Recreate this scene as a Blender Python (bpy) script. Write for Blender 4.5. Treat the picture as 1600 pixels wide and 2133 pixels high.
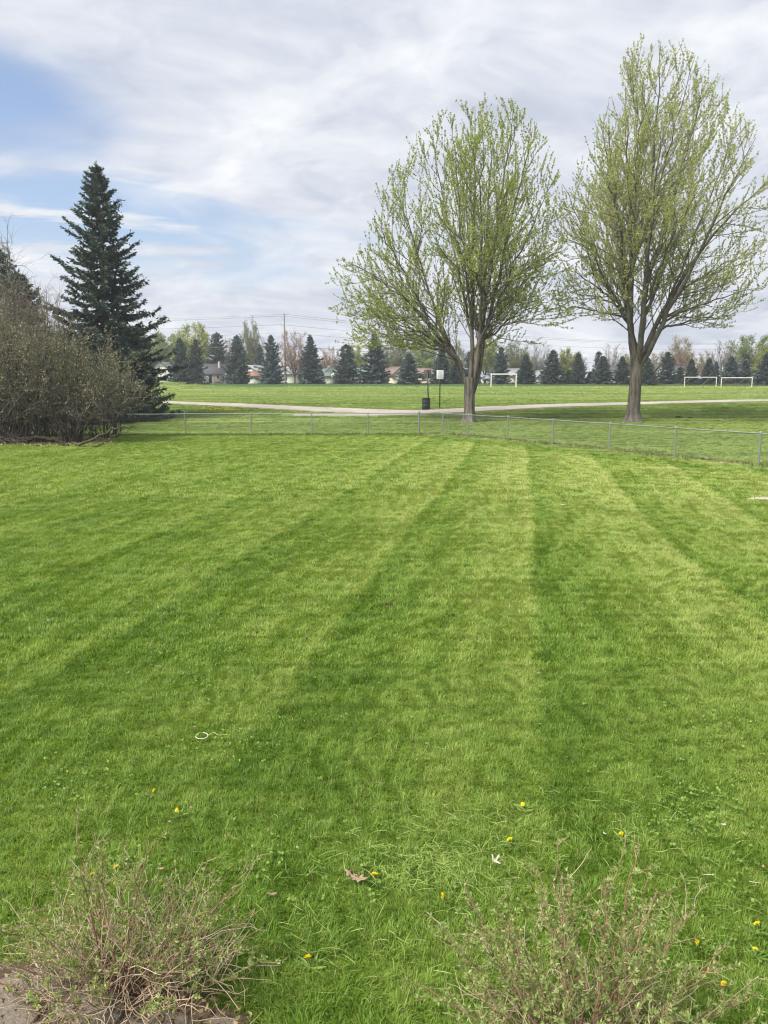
import bpy, math, random
import numpy as np
from mathutils import Vector

# ------------------------------------------------------------------ camera, sky, sun, exposure
scene = bpy.context.scene
for o in list(bpy.data.objects):
    bpy.data.objects.remove(o)
COL = scene.collection
H = 3.1                                   # eye height above the lawn (raised deck)
PITCH = math.atan(278.0 / 1600.0)
cam_data = bpy.data.cameras.new('camera')
cam_data.sensor_fit = 'HORIZONTAL'
cam_data.sensor_width = 36.0
cam_data.lens = 36.0
cam_data.clip_start = 0.05
cam_data.clip_end = 6000
cam = bpy.data.objects.new('camera', cam_data)
cam.location = (0, 0, H)
cam.rotation_euler = (math.pi / 2 - PITCH, 0, 0)
COL.objects.link(cam)
scene.camera = cam

SUN_EL, SUN_AZ = math.radians(52), math.radians(-124)       # azimuth measured from +Y towards +X
to_sun = Vector((math.sin(SUN_AZ) * math.cos(SUN_EL), math.cos(SUN_AZ) * math.cos(SUN_EL), math.sin(SUN_EL)))
sun_data = bpy.data.lights.new('sun', 'SUN')
sun_data.energy = 4.5
sun_data.angle = math.radians(20)
sun_data.color = (1.0, 0.945, 0.84)
sun = bpy.data.objects.new('sun', sun_data)
sun.rotation_euler = to_sun.to_track_quat('Z', 'Y').to_euler()
sun.location = (-75, -45, 120)
COL.objects.link(sun)

scene.view_settings.view_transform = 'Standard'
scene.view_settings.look = 'None'
scene.view_settings.exposure = 0.85
scene.view_settings.gamma = 1.0
scene.view_settings.use_curve_mapping = False
scene.render.engine = 'CYCLES'
try:
    scene.cycles.use_denoising = True
    scene.cycles.max_bounces = 5
    scene.cycles.diffuse_bounces = 2
    scene.cycles.glossy_bounces = 1
    scene.cycles.transmission_bounces = 2
    scene.cycles.transparent_max_bounces = 4
    scene.cycles.volume_bounces = 0
    scene.cycles.filter_width = 1.2
    scene.cycles.pixel_filter_type = 'BLACKMAN_HARRIS'
    scene.cycles.use_adaptive_sampling = True
    scene.cycles.adaptive_threshold = 0.02
except Exception:
    pass

# ------------------------------------------------------------------ node helpers
class G:
    """tiny helper around a node tree"""
    def __init__(self, nt):
        self.nt = nt
    def n(self, t, **kw):
        nd = self.nt.nodes.new(t)
        for k, v in kw.items():
            setattr(nd, k, v)
        return nd
    def set(self, sock, v):
        if hasattr(v, 'is_linked') or isinstance(v, bpy.types.NodeSocket):
            self.nt.links.new(v, sock)
        else:
            if sock.type == 'RGBA' and len(v) == 3:
                v = (*v, 1.0)
            sock.default_value = v
    def m(self, op, a, b=None, c=None, clamp=False):
        nd = self.n('ShaderNodeMath', operation=op, use_clamp=clamp)
        self.set(nd.inputs[0], a)
        if b is not None: self.set(nd.inputs[1], b)
        if c is not None: self.set(nd.inputs[2], c)
        return nd.outputs[0]
    def vm(self, op, a, b=None):
        nd = self.n('ShaderNodeVectorMath', operation=op)
        self.set(nd.inputs[0], a)
        if b is not None: self.set(nd.inputs[1], b)
        return nd.outputs['Value'] if op in ('DOT_PRODUCT', 'LENGTH', 'DISTANCE') else nd.outputs[0]
    def xyz(self, v):
        nd = self.n('ShaderNodeSeparateXYZ'); self.set(nd.inputs[0], v); return nd.outputs
    def comb(self, x, y, z):
        nd = self.n('ShaderNodeCombineXYZ')
        for i, v in enumerate((x, y, z)): self.set(nd.inputs[i], v)
        return nd.outputs[0]
    def noise(self, vec, scale, detail=3, rough=0.55, dist=0.0):
        nd = self.n('ShaderNodeTexNoise')
        if vec is not None: self.set(nd.inputs['Vector'], vec)
        nd.inputs['Scale'].default_value = scale
        nd.inputs['Detail'].default_value = detail
        nd.inputs['Roughness'].default_value = rough
        nd.inputs['Distortion'].default_value = dist
        return nd.outputs[0]
    def ramp(self, fac, stops):
        nd = self.n('ShaderNodeValToRGB')
        cr = nd.color_ramp
        while len(cr.elements) < len(stops): cr.elements.new(0.5)
        for e, (p, c) in zip(cr.elements, stops):
            e.position = p
            e.color = (c, c, c, 1) if not hasattr(c, '__len__') else (*c[:3], 1)
        self.set(nd.inputs[0], fac)
        return nd.outputs[0]
    def mix(self, fac, a, b, bt='MIX'):
        nd = self.n('ShaderNodeMix', data_type='RGBA', blend_type=bt)
        self.set(nd.inputs[0], fac)
        self.set(nd.inputs[6], a); self.set(nd.inputs[7], b)
        return nd.outputs[2]
    def sstep(self, v, lo, hi, a=0.0, b=1.0):
        nd = self.n('ShaderNodeMapRange', interpolation_type='SMOOTHSTEP')
        self.set(nd.inputs[0], v)
        nd.inputs[1].default_value = lo; nd.inputs[2].default_value = hi
        nd.inputs[3].default_value = a; nd.inputs[4].default_value = b
        return nd.outputs[0]
    def pos(self):
        return self.n('ShaderNodeNewGeometry').outputs['Position']
    def objco(self):
        return self.n('ShaderNodeTexCoord').outputs['Object']
    def attr(self, name):
        nd = self.n('ShaderNodeAttribute'); nd.attribute_name = name
        return nd.outputs['Fac']
    def bump(self, h, strength=0.3, dist=0.02):
        nd = self.n('ShaderNodeBump')
        nd.inputs['Strength'].default_value = strength
        nd.inputs['Distance'].default_value = dist
        self.set(nd.inputs['Height'], h)
        return nd.outputs[0]

# ------------------------------------------------------------------ world: Nishita sky with thin broken cloud
world = bpy.data.worlds.new('World')
scene.world = world
world.use_nodes = True
g = G(world.node_tree)
for nd in list(world.node_tree.nodes): world.node_tree.nodes.remove(nd)
sky = g.n('ShaderNodeTexSky', sky_type='NISHITA')
sky.sun_disc = False
sky.sun_elevation = SUN_EL
sky.sun_rotation = SUN_AZ
sky.air_density = 1.0
sky.dust_density = 1.6
dirv = g.vm('NORMALIZE', g.n('ShaderNodeTexCoord').outputs['Generated'])
dx, dy, dz = g.xyz(dirv)
den = g.m('ADD', g.m('MAXIMUM', dz, 0.0), 0.27)
pl = g.comb(g.m('DIVIDE', dx, den), g.m('DIVIDE', dy, den), 0.0)
pls = g.vm('MULTIPLY', pl, (1.5, 1.75, 1.0))
warp = g.noise(pls, 1.1, 3, 0.5)
plw = g.vm('ADD', pls, g.comb(g.m('MULTIPLY', warp, 0.9), g.m('MULTIPLY', warp, 0.5), 0.0))
n1 = g.noise(plw, 0.9, 5, 0.5)
n2 = g.noise(plw, 2.6, 5, 0.5)
n3 = g.noise(g.vm('ADD', plw, (7.3, 2.1, 0.0)), 1.3, 5, 0.48)
n4 = g.noise(g.vm('ADD', plw, (3.3, 9.1, 4.0)), 4.2, 4, 0.5)
def skydir(px, py):
    v = Vector(((px - 800) / 1600, 0, 0)) + Vector((0, math.cos(PITCH), -math.sin(PITCH))) + \
        Vector((0, math.sin(PITCH), math.cos(PITCH))) * ((1066.5 - py) / 1600)
    return v.normalized()
def sky_gap(px, py, lo, hi):
    return g.sstep(g.vm('DOT_PRODUCT', dirv, tuple(skydir(px, py))), lo, hi)
az_ = g.m('DIVIDE', dx, g.m('MAXIMUM', dy, 0.05))
def sq(v): return g.m('MULTIPLY', v, v)
def blob(a0, wl, wr, e0, we):
    da = g.m('SUBTRACT', az_, a0)
    da = g.m('ADD', g.m('DIVIDE', g.m('MAXIMUM', da, 0.0), wr), g.m('DIVIDE', g.m('MINIMUM', da, 0.0), wl))
    de = g.m('DIVIDE', g.m('SUBTRACT', dz, e0), we)
    r = g.m('MULTIPLY', g.m('EXPONENT', g.m('MULTIPLY', g.m('ADD', sq(da), sq(de)), -1.0)), g.sstep(dy, 0.05, 0.3))
    return r
streak = g.noise(g.comb(g.m('MULTIPLY', az_, 2.2), g.m('MULTIPLY', dz, 26.0), 3.0), 1.0, 5, 0.55, 0.3)
gap = g.m('MAXIMUM', blob(-0.46, 0.6, 0.15, 0.285, 0.058), g.m('MULTIPLY', blob(-0.38, 0.7, 0.36, 0.165, 0.07), g.sstep(streak, 0.36, 0.56)))
cov = g.m('ADD', g.m('MULTIPLY', n1, 0.75), g.m('MULTIPLY', n2, 0.35))
cov = g.m('SUBTRACT', g.m('ADD', cov, 0.24), g.m('MULTIPLY', gap, 0.52))
mask = g.sstep(cov, 0.32, 0.66, 0.0, 1.0)
n5 = g.noise(g.vm('ADD', plw, (1.3, 5.1, 2.0)), 10.0, 4, 0.55)
shade = g.m('ADD', g.m('ADD', g.m('MULTIPLY', n3, 0.66), g.m('MULTIPLY', n4, 0.40)), g.m('MULTIPLY', g.m('SUBTRACT', n5, 0.5), 0.22))
cloud = g.ramp(shade, [(0.37, (5.4, 5.85, 6.9)), (0.48, (6.5, 6.9, 7.8)), (0.58, (7.7, 8.0, 8.6)), (0.72, (9.3, 9.45, 9.7))])
skyc = g.mix(1.0, sky.outputs[0], (1.75, 1.68, 1.72), 'MULTIPLY')
hz = g.sstep(dz, 0.0, 0.28, 1.0, 0.0)                       # thin high veil towards the horizon
skyc = g.mix(g.m('MULTIPLY', hz, 0.40), skyc, (4.6, 5.7, 7.6))
col = g.mix(mask, skyc, cloud)
bg = g.n('ShaderNodeBackground')
g.set(bg.inputs[0], col)
bg.inputs[1].default_value = 0.06
wo = g.n('ShaderNodeOutputWorld')
world.node_tree.links.new(bg.outputs[0], wo.inputs[0])

# ------------------------------------------------------------------ projection and terrain
CP, SP = math.cos(PITCH), math.sin(PITCH)
def ray(px, py):
    u = (px - 800) / 1600.0; v = (1066.5 - py) / 1600.0
    return u, CP + v * SP, -SP + v * CP
def at(px, py, Y):
    x, y, z = ray(px, py)
    t = Y / y
    return Vector((x * t, Y, H + z * t))
PROF = [(-200, 0), (0, 0), (50, 0), (54, 0.05), (58, 0.24), (62, 0.46), (66, 0.68), (70, 0.86), (76, 1.0), (90, 1.16),
        (115, 1.36), (138, 1.55), (143, 1.54), (150, 1.48), (158, 1.7), (166, 1.95), (200, 2.1), (300, 2.2), (6000, 2.2)]
PY_, PZ_ = np.array([p[0] for p in PROF], float), np.array([p[1] for p in PROF], float)
def T(x, y):
    x = np.asarray(x, float); y = np.asarray(y, float)
    z = np.interp(y, PY_, PZ_)
    z = z + 1.35 * np.exp(-((x + 45) / 11.0) ** 2 - ((y - 124) / 22.0) ** 2)
    z = z + 0.02 * np.sin(x * 0.35 + 1.0) * np.sin(y * 0.23) * np.clip((y - 8) / 10, 0, 1)
    return z
def Tz(x, y): return float(T(x, y))
def ground(px, py):
    """the point of the terrain seen along a direction of view"""
    x, y, z = ray(px, py)
    lo, hi = 0.5, 400.0
    t = 1.0
    prev = t
    while t < 600:
        if H + z * t < Tz(x * t, y * t): break
        prev = t; t *= 1.02
    lo, hi = prev, t
    for _ in range(30):
        mid = (lo + hi) / 2
        if H + z * mid < Tz(x * mid, y * mid): hi = mid
        else: lo = mid
    return Vector((x * hi, y * hi, Tz(x * hi, y * hi)))

# ------------------------------------------------------------------ mesh helpers
def link(o, parent=None):
    COL.objects.link(o)
    if parent is not None: o.parent = parent
    return o
def tag(o, label=None, cat=None, group=None, kind=None):
    if label: o['label'] = label
    if cat: o['category'] = cat
    if group: o['group'] = group
    if kind: o['kind'] = kind
    return o
def empty(name, loc, label, cat, group=None, rz=0.0):
    o = bpy.data.objects.new(name, None)
    o.empty_display_size = 0.2
    o.location = loc; o.rotation_euler = (0, 0, rz)
    link(o)
    return tag(o, label, cat, group)

class MB:
    """collects vertices and faces, builds one mesh"""
    def __init__(self):
        self.v = []; self.f = []; self.a = []; self.n = 0
    def add(self, V, F, rnd=0.5):
        V = np.asarray(V, np.float32).reshape(-1, 3)
        F = np.asarray(F, np.int32)
        self.v.append(V); self.f.append(F + self.n)
        r = np.asarray(rnd, np.float32)
        self.a.append(np.broadcast_to(r, (len(V),)) if r.ndim == 0 else r)
        self.n += len(V)
        return self
    def box(self, c, s, rot=None, rnd=0.5):
        x, y, z = (k / 2 for k in s)
        V = np.array([(-x, -y, -z), (x, -y, -z), (x, y, -z), (-x, y, -z), (-x, -y, z), (x, -y, z), (x, y, z), (-x, y, z)])
        if rot is not None: V = V @ np.array(rot).T
        V = V + np.array(c)
        return self.add(V, [(0, 3, 2, 1), (4, 5, 6, 7), (0, 1, 5, 4), (1, 2, 6, 5), (2, 3, 7, 6), (3, 0, 4, 7)], rnd)
    def tube(self, pts, rad, k=6, cap=True, rnd=0.5, flute=None):
        P = np.asarray(pts, float); n = len(P)
        R = np.broadcast_to(np.asarray(rad, float), (n,))
        t = np.empty_like(P)
        t[1:-1] = P[2:] - P[:-2]; t[0] = P[1] - P[0]; t[-1] = P[-1] - P[-2]
        t /= np.linalg.norm(t, axis=1)[:, None] + 1e-9
        m = t.mean(axis=0)
        ref = np.array((0, 0, 1.0)) if abs(m[2]) < 0.8 * np.linalg.norm(m) else np.array((1.0, 0, 0))
        u = np.cross(t, ref); u /= np.linalg.norm(u, axis=1)[:, None] + 1e-9
        w = np.cross(t, u)
        a = np.arange(k) * 2 * np.pi / k
        rr = R[:, None] * np.ones(k)[None, :]
        if flute is not None: rr = rr * flute(np.arange(n)[:, None] / max(1, n - 1), a[None, :])
        V = P[:, None, :] + rr[:, :, None] * (np.cos(a)[None, :, None] * u[:, None, :] + np.sin(a)[None, :, None] * w[:, None, :])
        i = np.arange(n - 1)[:, None] * k; j = np.arange(k)[None, :]; j2 = (j + 1) % k
        F = np.stack([i + j, i + j2, i + k + j2, i + k + j], -1).reshape(-1, 4)
        self.add(V.reshape(-1, 3), F, rnd)
        if cap and k >= 4:
            c = np.vstack([V[-1], P[-1][None]])
            self.add(c, np.array([(q, (q + 1) % k, k, k) for q in range(k)])[:, :3], rnd)
            c = np.vstack([V[0], P[0][None]])
            self.add(c, np.array([((q + 1) % k, q, k) for q in range(k)]), rnd)
        return self
    def bar(self, a, b, r, k=6, rnd=0.5):
        return self.tube([a, b], [r, r], k, True, rnd)
    def lathe(self, prof, k=20, c=(0, 0, 0), rnd=0.5):
        P = np.asarray(prof, float)
        a = np.arange(k) * 2 * np.pi / k
        V = np.stack([P[:, 0:1] * np.cos(a), P[:, 0:1] * np.sin(a), np.repeat(P[:, 1:2], k, 1)], -1)
        n = len(P)
        i = np.arange(n - 1)[:, None] * k; j = np.arange(k)[None, :]; j2 = (j + 1) % k
        F = np.stack([i + j, i + j2, i + k + j2, i + k + j], -1).reshape(-1, 4)
        return self.add(V.reshape(-1, 3) + np.array(c), F, rnd)
    def mesh(self, name, mat, smooth=False):
        me = bpy.data.meshes.new(name)
        V = np.concatenate(self.v) if self.v else np.zeros((0, 3), np.float32)
        A = np.concatenate(self.a) if self.a else np.zeros(0, np.float32)
        li = np.concatenate([f.ravel() for f in self.f]).astype(np.int32)
        tot = np.concatenate([np.full(len(f), f.shape[1], np.int32) for f in self.f])
        st = np.concatenate([[0], np.cumsum(tot)[:-1]]).astype(np.int32)
        me.vertices.add(len(V)); me.vertices.foreach_set('co', V.astype(np.float32).ravel())
        me.loops.add(len(li)); me.loops.foreach_set('vertex_index', li)
        me.polygons.add(len(tot)); me.polygons.foreach_set('loop_start', st); me.polygons.foreach_set('loop_total', tot)
        if smooth: me.polygons.foreach_set('use_smooth', np.ones(len(tot), bool))
        me.update(calc_edges=True)
        at_ = me.attributes.new('rnd', 'FLOAT', 'POINT')
        at_.data.foreach_set('value', A.astype(np.float32))
        me.validate(clean_customdata=False)
        if mat is not None: me.materials.append(mat)
        return me
    def obj(self, name, mat, parent=None, smooth=False, kind=None):
        o = bpy.data.objects.new(name, self.mesh(name, mat, smooth))
        link(o, parent)
        if kind: o['kind'] = kind
        return o

def bevel_obj(o, w=0.01, seg=2):
    m = o.modifiers.new('bevel', 'BEVEL'); m.width = w; m.segments = seg; m.limit_method = 'ANGLE'
    return o

def rotz(a):
    c, s = math.cos(a), math.sin(a)
    return np.array([(c, -s, 0), (s, c, 0), (0, 0, 1.0)])

def unit(v):
    v = np.asarray(v, float)
    return v / (np.linalg.norm(v, axis=-1, keepdims=True) + 1e-9)

def leaves(mb, P, D, size, width, rng, curl=0.25, rnd=None):
    """folded diamond leaves: P base points, D directions, one leaf each"""
    n = len(P)
    D = unit(D)
    S = unit(np.cross(D, rng.normal(size=(n, 3))))
    N = np.cross(S, D)
    L = np.broadcast_to(np.asarray(size, float), (n,))[:, None]
    W = np.broadcast_to(np.asarray(width, float), (n,))[:, None]
    mid = P + D * L * 0.5
    V = np.stack([P, mid + S * W * 0.5 + N * L * curl * 0.5, P + D * L - N * L * curl * 0.4, mid - S * W * 0.5 + N * L * curl * 0.5], 1)
    b = np.arange(n)[:, None] * 4
    F = np.concatenate([b + np.array([[0, 1, 2]]), b + np.array([[0, 2, 3]])])
    if rnd is None: rnd = rng.random(n)
    mb.add(V.reshape(-1, 3), F, np.repeat(rnd, 4))

# ------------------------------------------------------------------ materials
def mat_new(name):
    m = bpy.data.materials.new(name); m.use_nodes = True
    for nd in list(m.node_tree.nodes): m.node_tree.nodes.remove(nd)
    return m, G(m.node_tree)
def finish(m, g, color, rough=0.7, spec=0.3, normal=None, metal=0.0, transl=0.0, tcol=None):
    p = g.n('ShaderNodeBsdfPrincipled')
    g.set(p.inputs['Base Color'], color)
    g.set(p.inputs['Roughness'], rough)
    p.inputs['Specular IOR Level'].default_value = spec
    p.inputs['Metallic'].default_value = metal
    if normal is not None: g.set(p.inputs['Normal'], normal)
    out = g.n('ShaderNodeOutputMaterial')
    sh = p.outputs[0]
    if transl > 0:
        t = g.n('ShaderNodeBsdfTranslucent')
        g.set(t.inputs[0], color if tcol is None else tcol)
        mx = g.n('ShaderNodeMixShader'); mx.inputs[0].default_value = transl
        g.nt.links.new(sh, mx.inputs[1]); g.nt.links.new(t.outputs[0], mx.inputs[2])
        sh = mx.outputs[0]
    g.nt.links.new(sh, out.inputs[0])
    return m

def m_plain(name, c, var=0.12, scale=8.0, rough=0.7, spec=0.3, metal=0.0, bump=0.0, bscale=30):
    m, g = mat_new(name)
    co = g.objco()
    f = g.noise(co, scale, 5, 0.6)
    dark = tuple(k * (1 - var * 2) for k in c); light = tuple(min(1, k * (1 + var * 2)) for k in c)
    col = g.mix(f, dark, light)
    nor = g.bump(g.noise(co, bscale, 4), bump, 0.01) if bump else None
    return finish(m, g, col, rough, spec, nor, metal)

def m_leaf(name, c0, c1, c2=None, transl=0.35, rough=0.55, spec=0.3):
    m, g = mat_new(name)
    r = g.attr('rnd')
    stops = [(0.0, c0), (0.6, c1), (1.0, c2 or c1)]
    col = g.ramp(r, stops)
    big = g.noise(g.objco(), 0.45, 2)
    col = g.mix(g.sstep(big, 0.35, 0.7, 0.0, 0.35), col, tuple(k * 1.35 for k in c1))
    oi = g.n('ShaderNodeObjectInfo').outputs['Random']
    br = g.m('ADD', 0.80, g.m('MULTIPLY', oi, 0.42))
    col = g.mix(1.0, col, g.comb(br, br, g.m('MULTIPLY', br, g.m('ADD', 0.85, g.m('MULTIPLY', oi, 0.3)))), 'MULTIPLY')
    tc = g.mix(1.0, col, (1.25, 1.25, 0.7), 'MULTIPLY')
    return finish(m, g, col, rough, spec, None, 0, transl, tc)

def m_bark(name, c0, c1, vs=7.0):
    m, g = mat_new(name)
    co = g.objco()
    st = g.vm('MULTIPLY', co, (1.0, 1.0, 0.16))
    f = g.noise(st, vs, 7, 0.68, 0.3)
    f2 = g.noise(co, 1.3, 4, 0.6)
    col = g.mix(g.sstep(f, 0.36, 0.62), c0, c1)
    col = g.mix(g.sstep(f2, 0.5, 0.75, 0, 0.35), col, tuple(k * 1.5 for k in c1))
    return finish(m, g, col, 0.9, 0.1, g.bump(f, 0.9, 0.04))

# lawn colour as a function of place: mown swaths, clumps, paler and deeper patches
STRIPE_A = math.radians(10.2)
def lawn_color(g, tint=1.0):
    P = g.pos()
    x, y, z = g.xyz(P)
    wv = g.noise(g.comb(g.m('MULTIPLY', x, 0.25), g.m('MULTIPLY', y, 0.09), 0), 1.0, 2)
    s = g.m('SUBTRACT', g.m('MULTIPLY', x, math.cos(STRIPE_A)), g.m('MULTIPLY', y, math.sin(STRIPE_A)))
    bend = g.m('MULTIPLY', g.m('MAXIMUM', g.m('SUBTRACT', 14.0, y), 0.0), g.m('MULTIPLY', g.m('MAXIMUM', g.m('SUBTRACT', s, 0.3), 0.0), -0.035))
    s = g.m('ADD', g.m('ADD', s, bend), g.m('MULTIPLY', g.m('SUBTRACT', wv, 0.5), 0.55))
    fine = g.noise(P, 6.0, 4, 0.65)
    s = g.m('ADD', s, g.m('MULTIPLY', g.m('SUBTRACT', fine, 0.5), 0.55))
    t = g.m('FRACT', g.m('DIVIDE', g.m('ADD', s, 51.1), 2.5))
    st = g.ramp(t, [(0.0, 0.62), (0.30, 0.92), (0.52, 1.0), (0.57, 0.04), (0.75, 0.22), (0.92, 0.5)])  # mowing stripes: sheen of the leaning blades put into the colour
    st = g.mix(g.sstep(s, -10.0, 0.0, 0.28, 1.0), (0.5, 0.5, 0.5), st)
    st = g.xyz(st)[0]
    t3 = g.m('FRACT', g.m('DIVIDE', g.m('ADD', s, 51.35), 0.625))
    tr = g.ramp(t3, [(0.0, 0.5), (0.35, 0.95), (0.55, 0.5), (0.8, 0.1), (1.0, 0.5)])
    st = g.m('ADD', st, g.m('MULTIPLY', g.m('SUBTRACT', g.xyz(tr)[0], 0.5), 0.5))
    st = g.mix(g.sstep(y, 3.5, 8.0, 0.45, 1.0), (0.35, 0.35, 0.35), g.comb(st, st, st))
    st = g.xyz(st)[0]
    patch = g.noise(P, 0.55, 4, 0.6)
    clump = g.noise(g.vm('MULTIPLY', P, (0.55, 1.0, 1.0)), 2.6, 5, 0.68)
    # paler towards the right and with distance
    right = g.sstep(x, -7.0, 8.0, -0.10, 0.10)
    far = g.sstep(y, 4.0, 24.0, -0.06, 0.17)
    v = g.m('ADD', g.m('MULTIPLY', st, 0.31), g.m('MULTIPLY', g.m('SUBTRACT', clump, 0.5), 0.85))
    v = g.m('ADD', v, g.m('MULTIPLY', g.m('SUBTRACT', patch, 0.5), 0.55))
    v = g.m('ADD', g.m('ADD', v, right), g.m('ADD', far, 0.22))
    # the pass mown along the fence
    sd = g.m('ADD', y, g.m('MULTIPLY', g.m('SUBTRACT', x, 1.95), 1.56))
    dist = g.m('MINIMUM', g.m('SUBTRACT', 43.2, y), g.m('DIVIDE', g.m('SUBTRACT', 43.2, sd), 1.853))
    dist = g.m('ADD', dist, g.m('MULTIPLY', g.m('SUBTRACT', clump, 0.5), 0.85))
    v = g.m('SUBTRACT', v, g.sstep(dist, 0.9, 1.9, 0.26, 0.0))
    # beyond the fence: rougher park turf
    park = g.sstep(y, 72.0, 84.0)
    return P, x, y, v, park

def turf(g, extra, k):
    """colour of the turf at a place; k scales the reflectance (blades or thatch below them)"""
    P, x, y, v, park = lawn_color(g)
    v2 = g.m('ADD', v, extra)
    sc = lambda c: tuple(q * k for q in c)
    lawn = g.ramp(v2, [(0.0, sc((0.085, 0.175, 0.018))), (0.35, sc((0.182, 0.290, 0.043))), (0.65, sc((0.300, 0.382, 0.095))), (1.0, sc((0.44, 0.49, 0.195)))])
    bands = g.noise(g.comb(g.m('MULTIPLY', x, 0.018), g.m('MULTIPLY', y, 0.28), 0.0), 1.0, 5, 0.6, 0.4)
    mott = g.noise(P, 0.35, 5, 0.62)
    b = g.m('ADD', g.m('ADD', g.m('MULTIPLY', bands, 0.75), g.m('MULTIPLY', mott, 0.35)), g.m('MULTIPLY', extra, 0.25))
    field = g.ramp(b, [(0.36, sc((0.175, 0.265, 0.080))), (0.50, sc((0.250, 0.340, 0.110))), (0.62, sc((0.33, 0.41, 0.15))), (0.76, sc((0.43, 0.49, 0.20)))])
    field = g.mix(g.sstep(y, 141.0, 146.0), field, sc((0.075, 0.15, 0.04)))  # beyond the crest: unmown turf, tree shade painted into its darker green
    rough_ = g.ramp(b, [(0.35, sc((0.150, 0.235, 0.060))), (0.55, sc((0.24, 0.33, 0.095))), (0.8, sc((0.37, 0.43, 0.14)))])
    # the park side begins at the fence lines
    side = g.m('ADD', y, g.m('MULTIPLY', g.m('SUBTRACT', x, 1.95), 1.56))
    isp = g.m('MULTIPLY', g.sstep(side, 42.9, 43.6), g.sstep(x, 0.0, 2.0))
    isp = g.m('MAXIMUM', isp, g.sstep(y, 43.0, 43.8))
    c = g.mix(isp, lawn, rough_)
    c = g.mix(park, c, field)
    return P, c

def m_grass_blades(name):
    m, g = mat_new(name)
    r = g.attr('rnd')
    P, col = turf(g, g.m('MULTIPLY', g.m('SUBTRACT', r, 0.5), 0.5), 1.0)
    straw = g.sstep(r, 0.955, 0.97)
    col = g.mix(straw, col, (0.36, 0.32, 0.15))
    tc = g.mix(1.0, col, (1.15, 1.15, 0.6), 'MULTIPLY')
    return finish(m, g, col, 0.5, 0.22, None, 0, 0.42, tc)

def m_ground(name):
    m, g = mat_new(name)
    f = g.noise(g.pos(), 14.0, 5, 0.7)
    P, c = turf(g, g.m('MULTIPLY', g.m('SUBTRACT', f, 0.5), 0.5), 0.66)
    thatch = g.noise(P, 30.0, 3)
    c = g.mix(g.sstep(thatch, 0.55, 0.75, 0, 0.3), c, (0.12, 0.105, 0.05))
    soil = g.noise(P, 1.7, 4, 0.6)
    c = g.mix(g.sstep(soil, 0.70, 0.78, 0, 0.5), c, (0.13, 0.10, 0.055))
    hgt = g.noise(P, 9.0, 6, 0.72)
    hb = g.m('ADD', hgt, g.m('MULTIPLY', g.noise(P, 1.2, 4), 1.5))
    return finish(m, g, c, 0.92, 0.1, g.bump(hb, 0.8, 0.10))

M = {}
M['ground'] = m_ground('ground_turf')
M['blade'] = m_grass_blades('grass_blades')
M['bark'] = m_bark('maple_bark', (0.068, 0.059, 0.05), (0.175, 0.16, 0.14))
M['bark2'] = m_bark('grey_brown_bark', (0.06, 0.053, 0.046), (0.15, 0.136, 0.118))
M['twig'] = m_plain('twig_bark', (0.125, 0.108, 0.088), 0.25, 3.0, 0.9, 0.1)
M['maple_leaf'] = m_leaf('young_maple_leaves', (0.24, 0.29, 0.095), (0.37, 0.44, 0.15), (0.50, 0.55, 0.23), 0.5)
M['maple_leaf2'] = m_leaf('bronze_maple_leaves', (0.22, 0.24, 0.095), (0.34, 0.375, 0.15), (0.45, 0.455, 0.22), 0.5)
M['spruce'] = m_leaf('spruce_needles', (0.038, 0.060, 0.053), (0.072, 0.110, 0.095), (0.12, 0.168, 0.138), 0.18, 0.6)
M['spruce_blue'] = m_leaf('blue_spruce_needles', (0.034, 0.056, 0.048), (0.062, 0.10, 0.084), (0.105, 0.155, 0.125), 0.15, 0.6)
M['spruce_brown'] = m_plain('spruce_cones', (0.16, 0.075, 0.045), 0.25, 9, 0.8, 0.2)
M['thuja'] = m_leaf('arborvitae_leaves', (0.035, 0.065, 0.018), (0.065, 0.11, 0.03), (0.09, 0.14, 0.04), 0.2)
M['pine'] = m_leaf('pine_needles', (0.03, 0.065, 0.04), (0.06, 0.11, 0.062), (0.09, 0.15, 0.085), 0.2)
M['steel'] = m_plain('galvanised_steel', (0.28, 0.30, 0.30), 0.12, 25, 0.42, 0.5, 0.55)
M['wire'] = m_plain('galvanised_wire', (0.34, 0.36, 0.35), 0.1, 10, 0.5, 0.5, 0.4)
M['white_paint'] = m_plain('white_paint', (0.78, 0.78, 0.75), 0.06, 3, 0.45, 0.4)
M['worn_white'] = m_plain('worn_white_paint', (0.62, 0.60, 0.54), 0.2, 4, 0.6, 0.3)
M['black_paint'] = m_plain('dark_green_black_paint', (0.018, 0.023, 0.024), 0.2, 6, 0.5, 0.4, bump=0.2, bscale=12)
M['sign_white'] = m_plain('white_sign_face', (0.66, 0.70, 0.72), 0.03, 3, 0.4, 0.4)
M['sign_back'] = m_plain('grey_sign_back', (0.085, 0.095, 0.085), 0.1, 5, 0.5, 0.4)
M['ink'] = m_plain('grey_print', (0.16, 0.20, 0.24), 0.05, 4, 0.6)
M['wood_pole'] = m_plain('weathered_pole', (0.30, 0.275, 0.255), 0.15, 3, 0.85, 0.1)
M['cable'] = m_plain('dark_cable', (0.10, 0.10, 0.11), 0.05, 2, 0.7)
M['insul'] = m_plain('grey_porcelain', (0.45, 0.44, 0.42), 0.05, 3, 0.3, 0.5)
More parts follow.
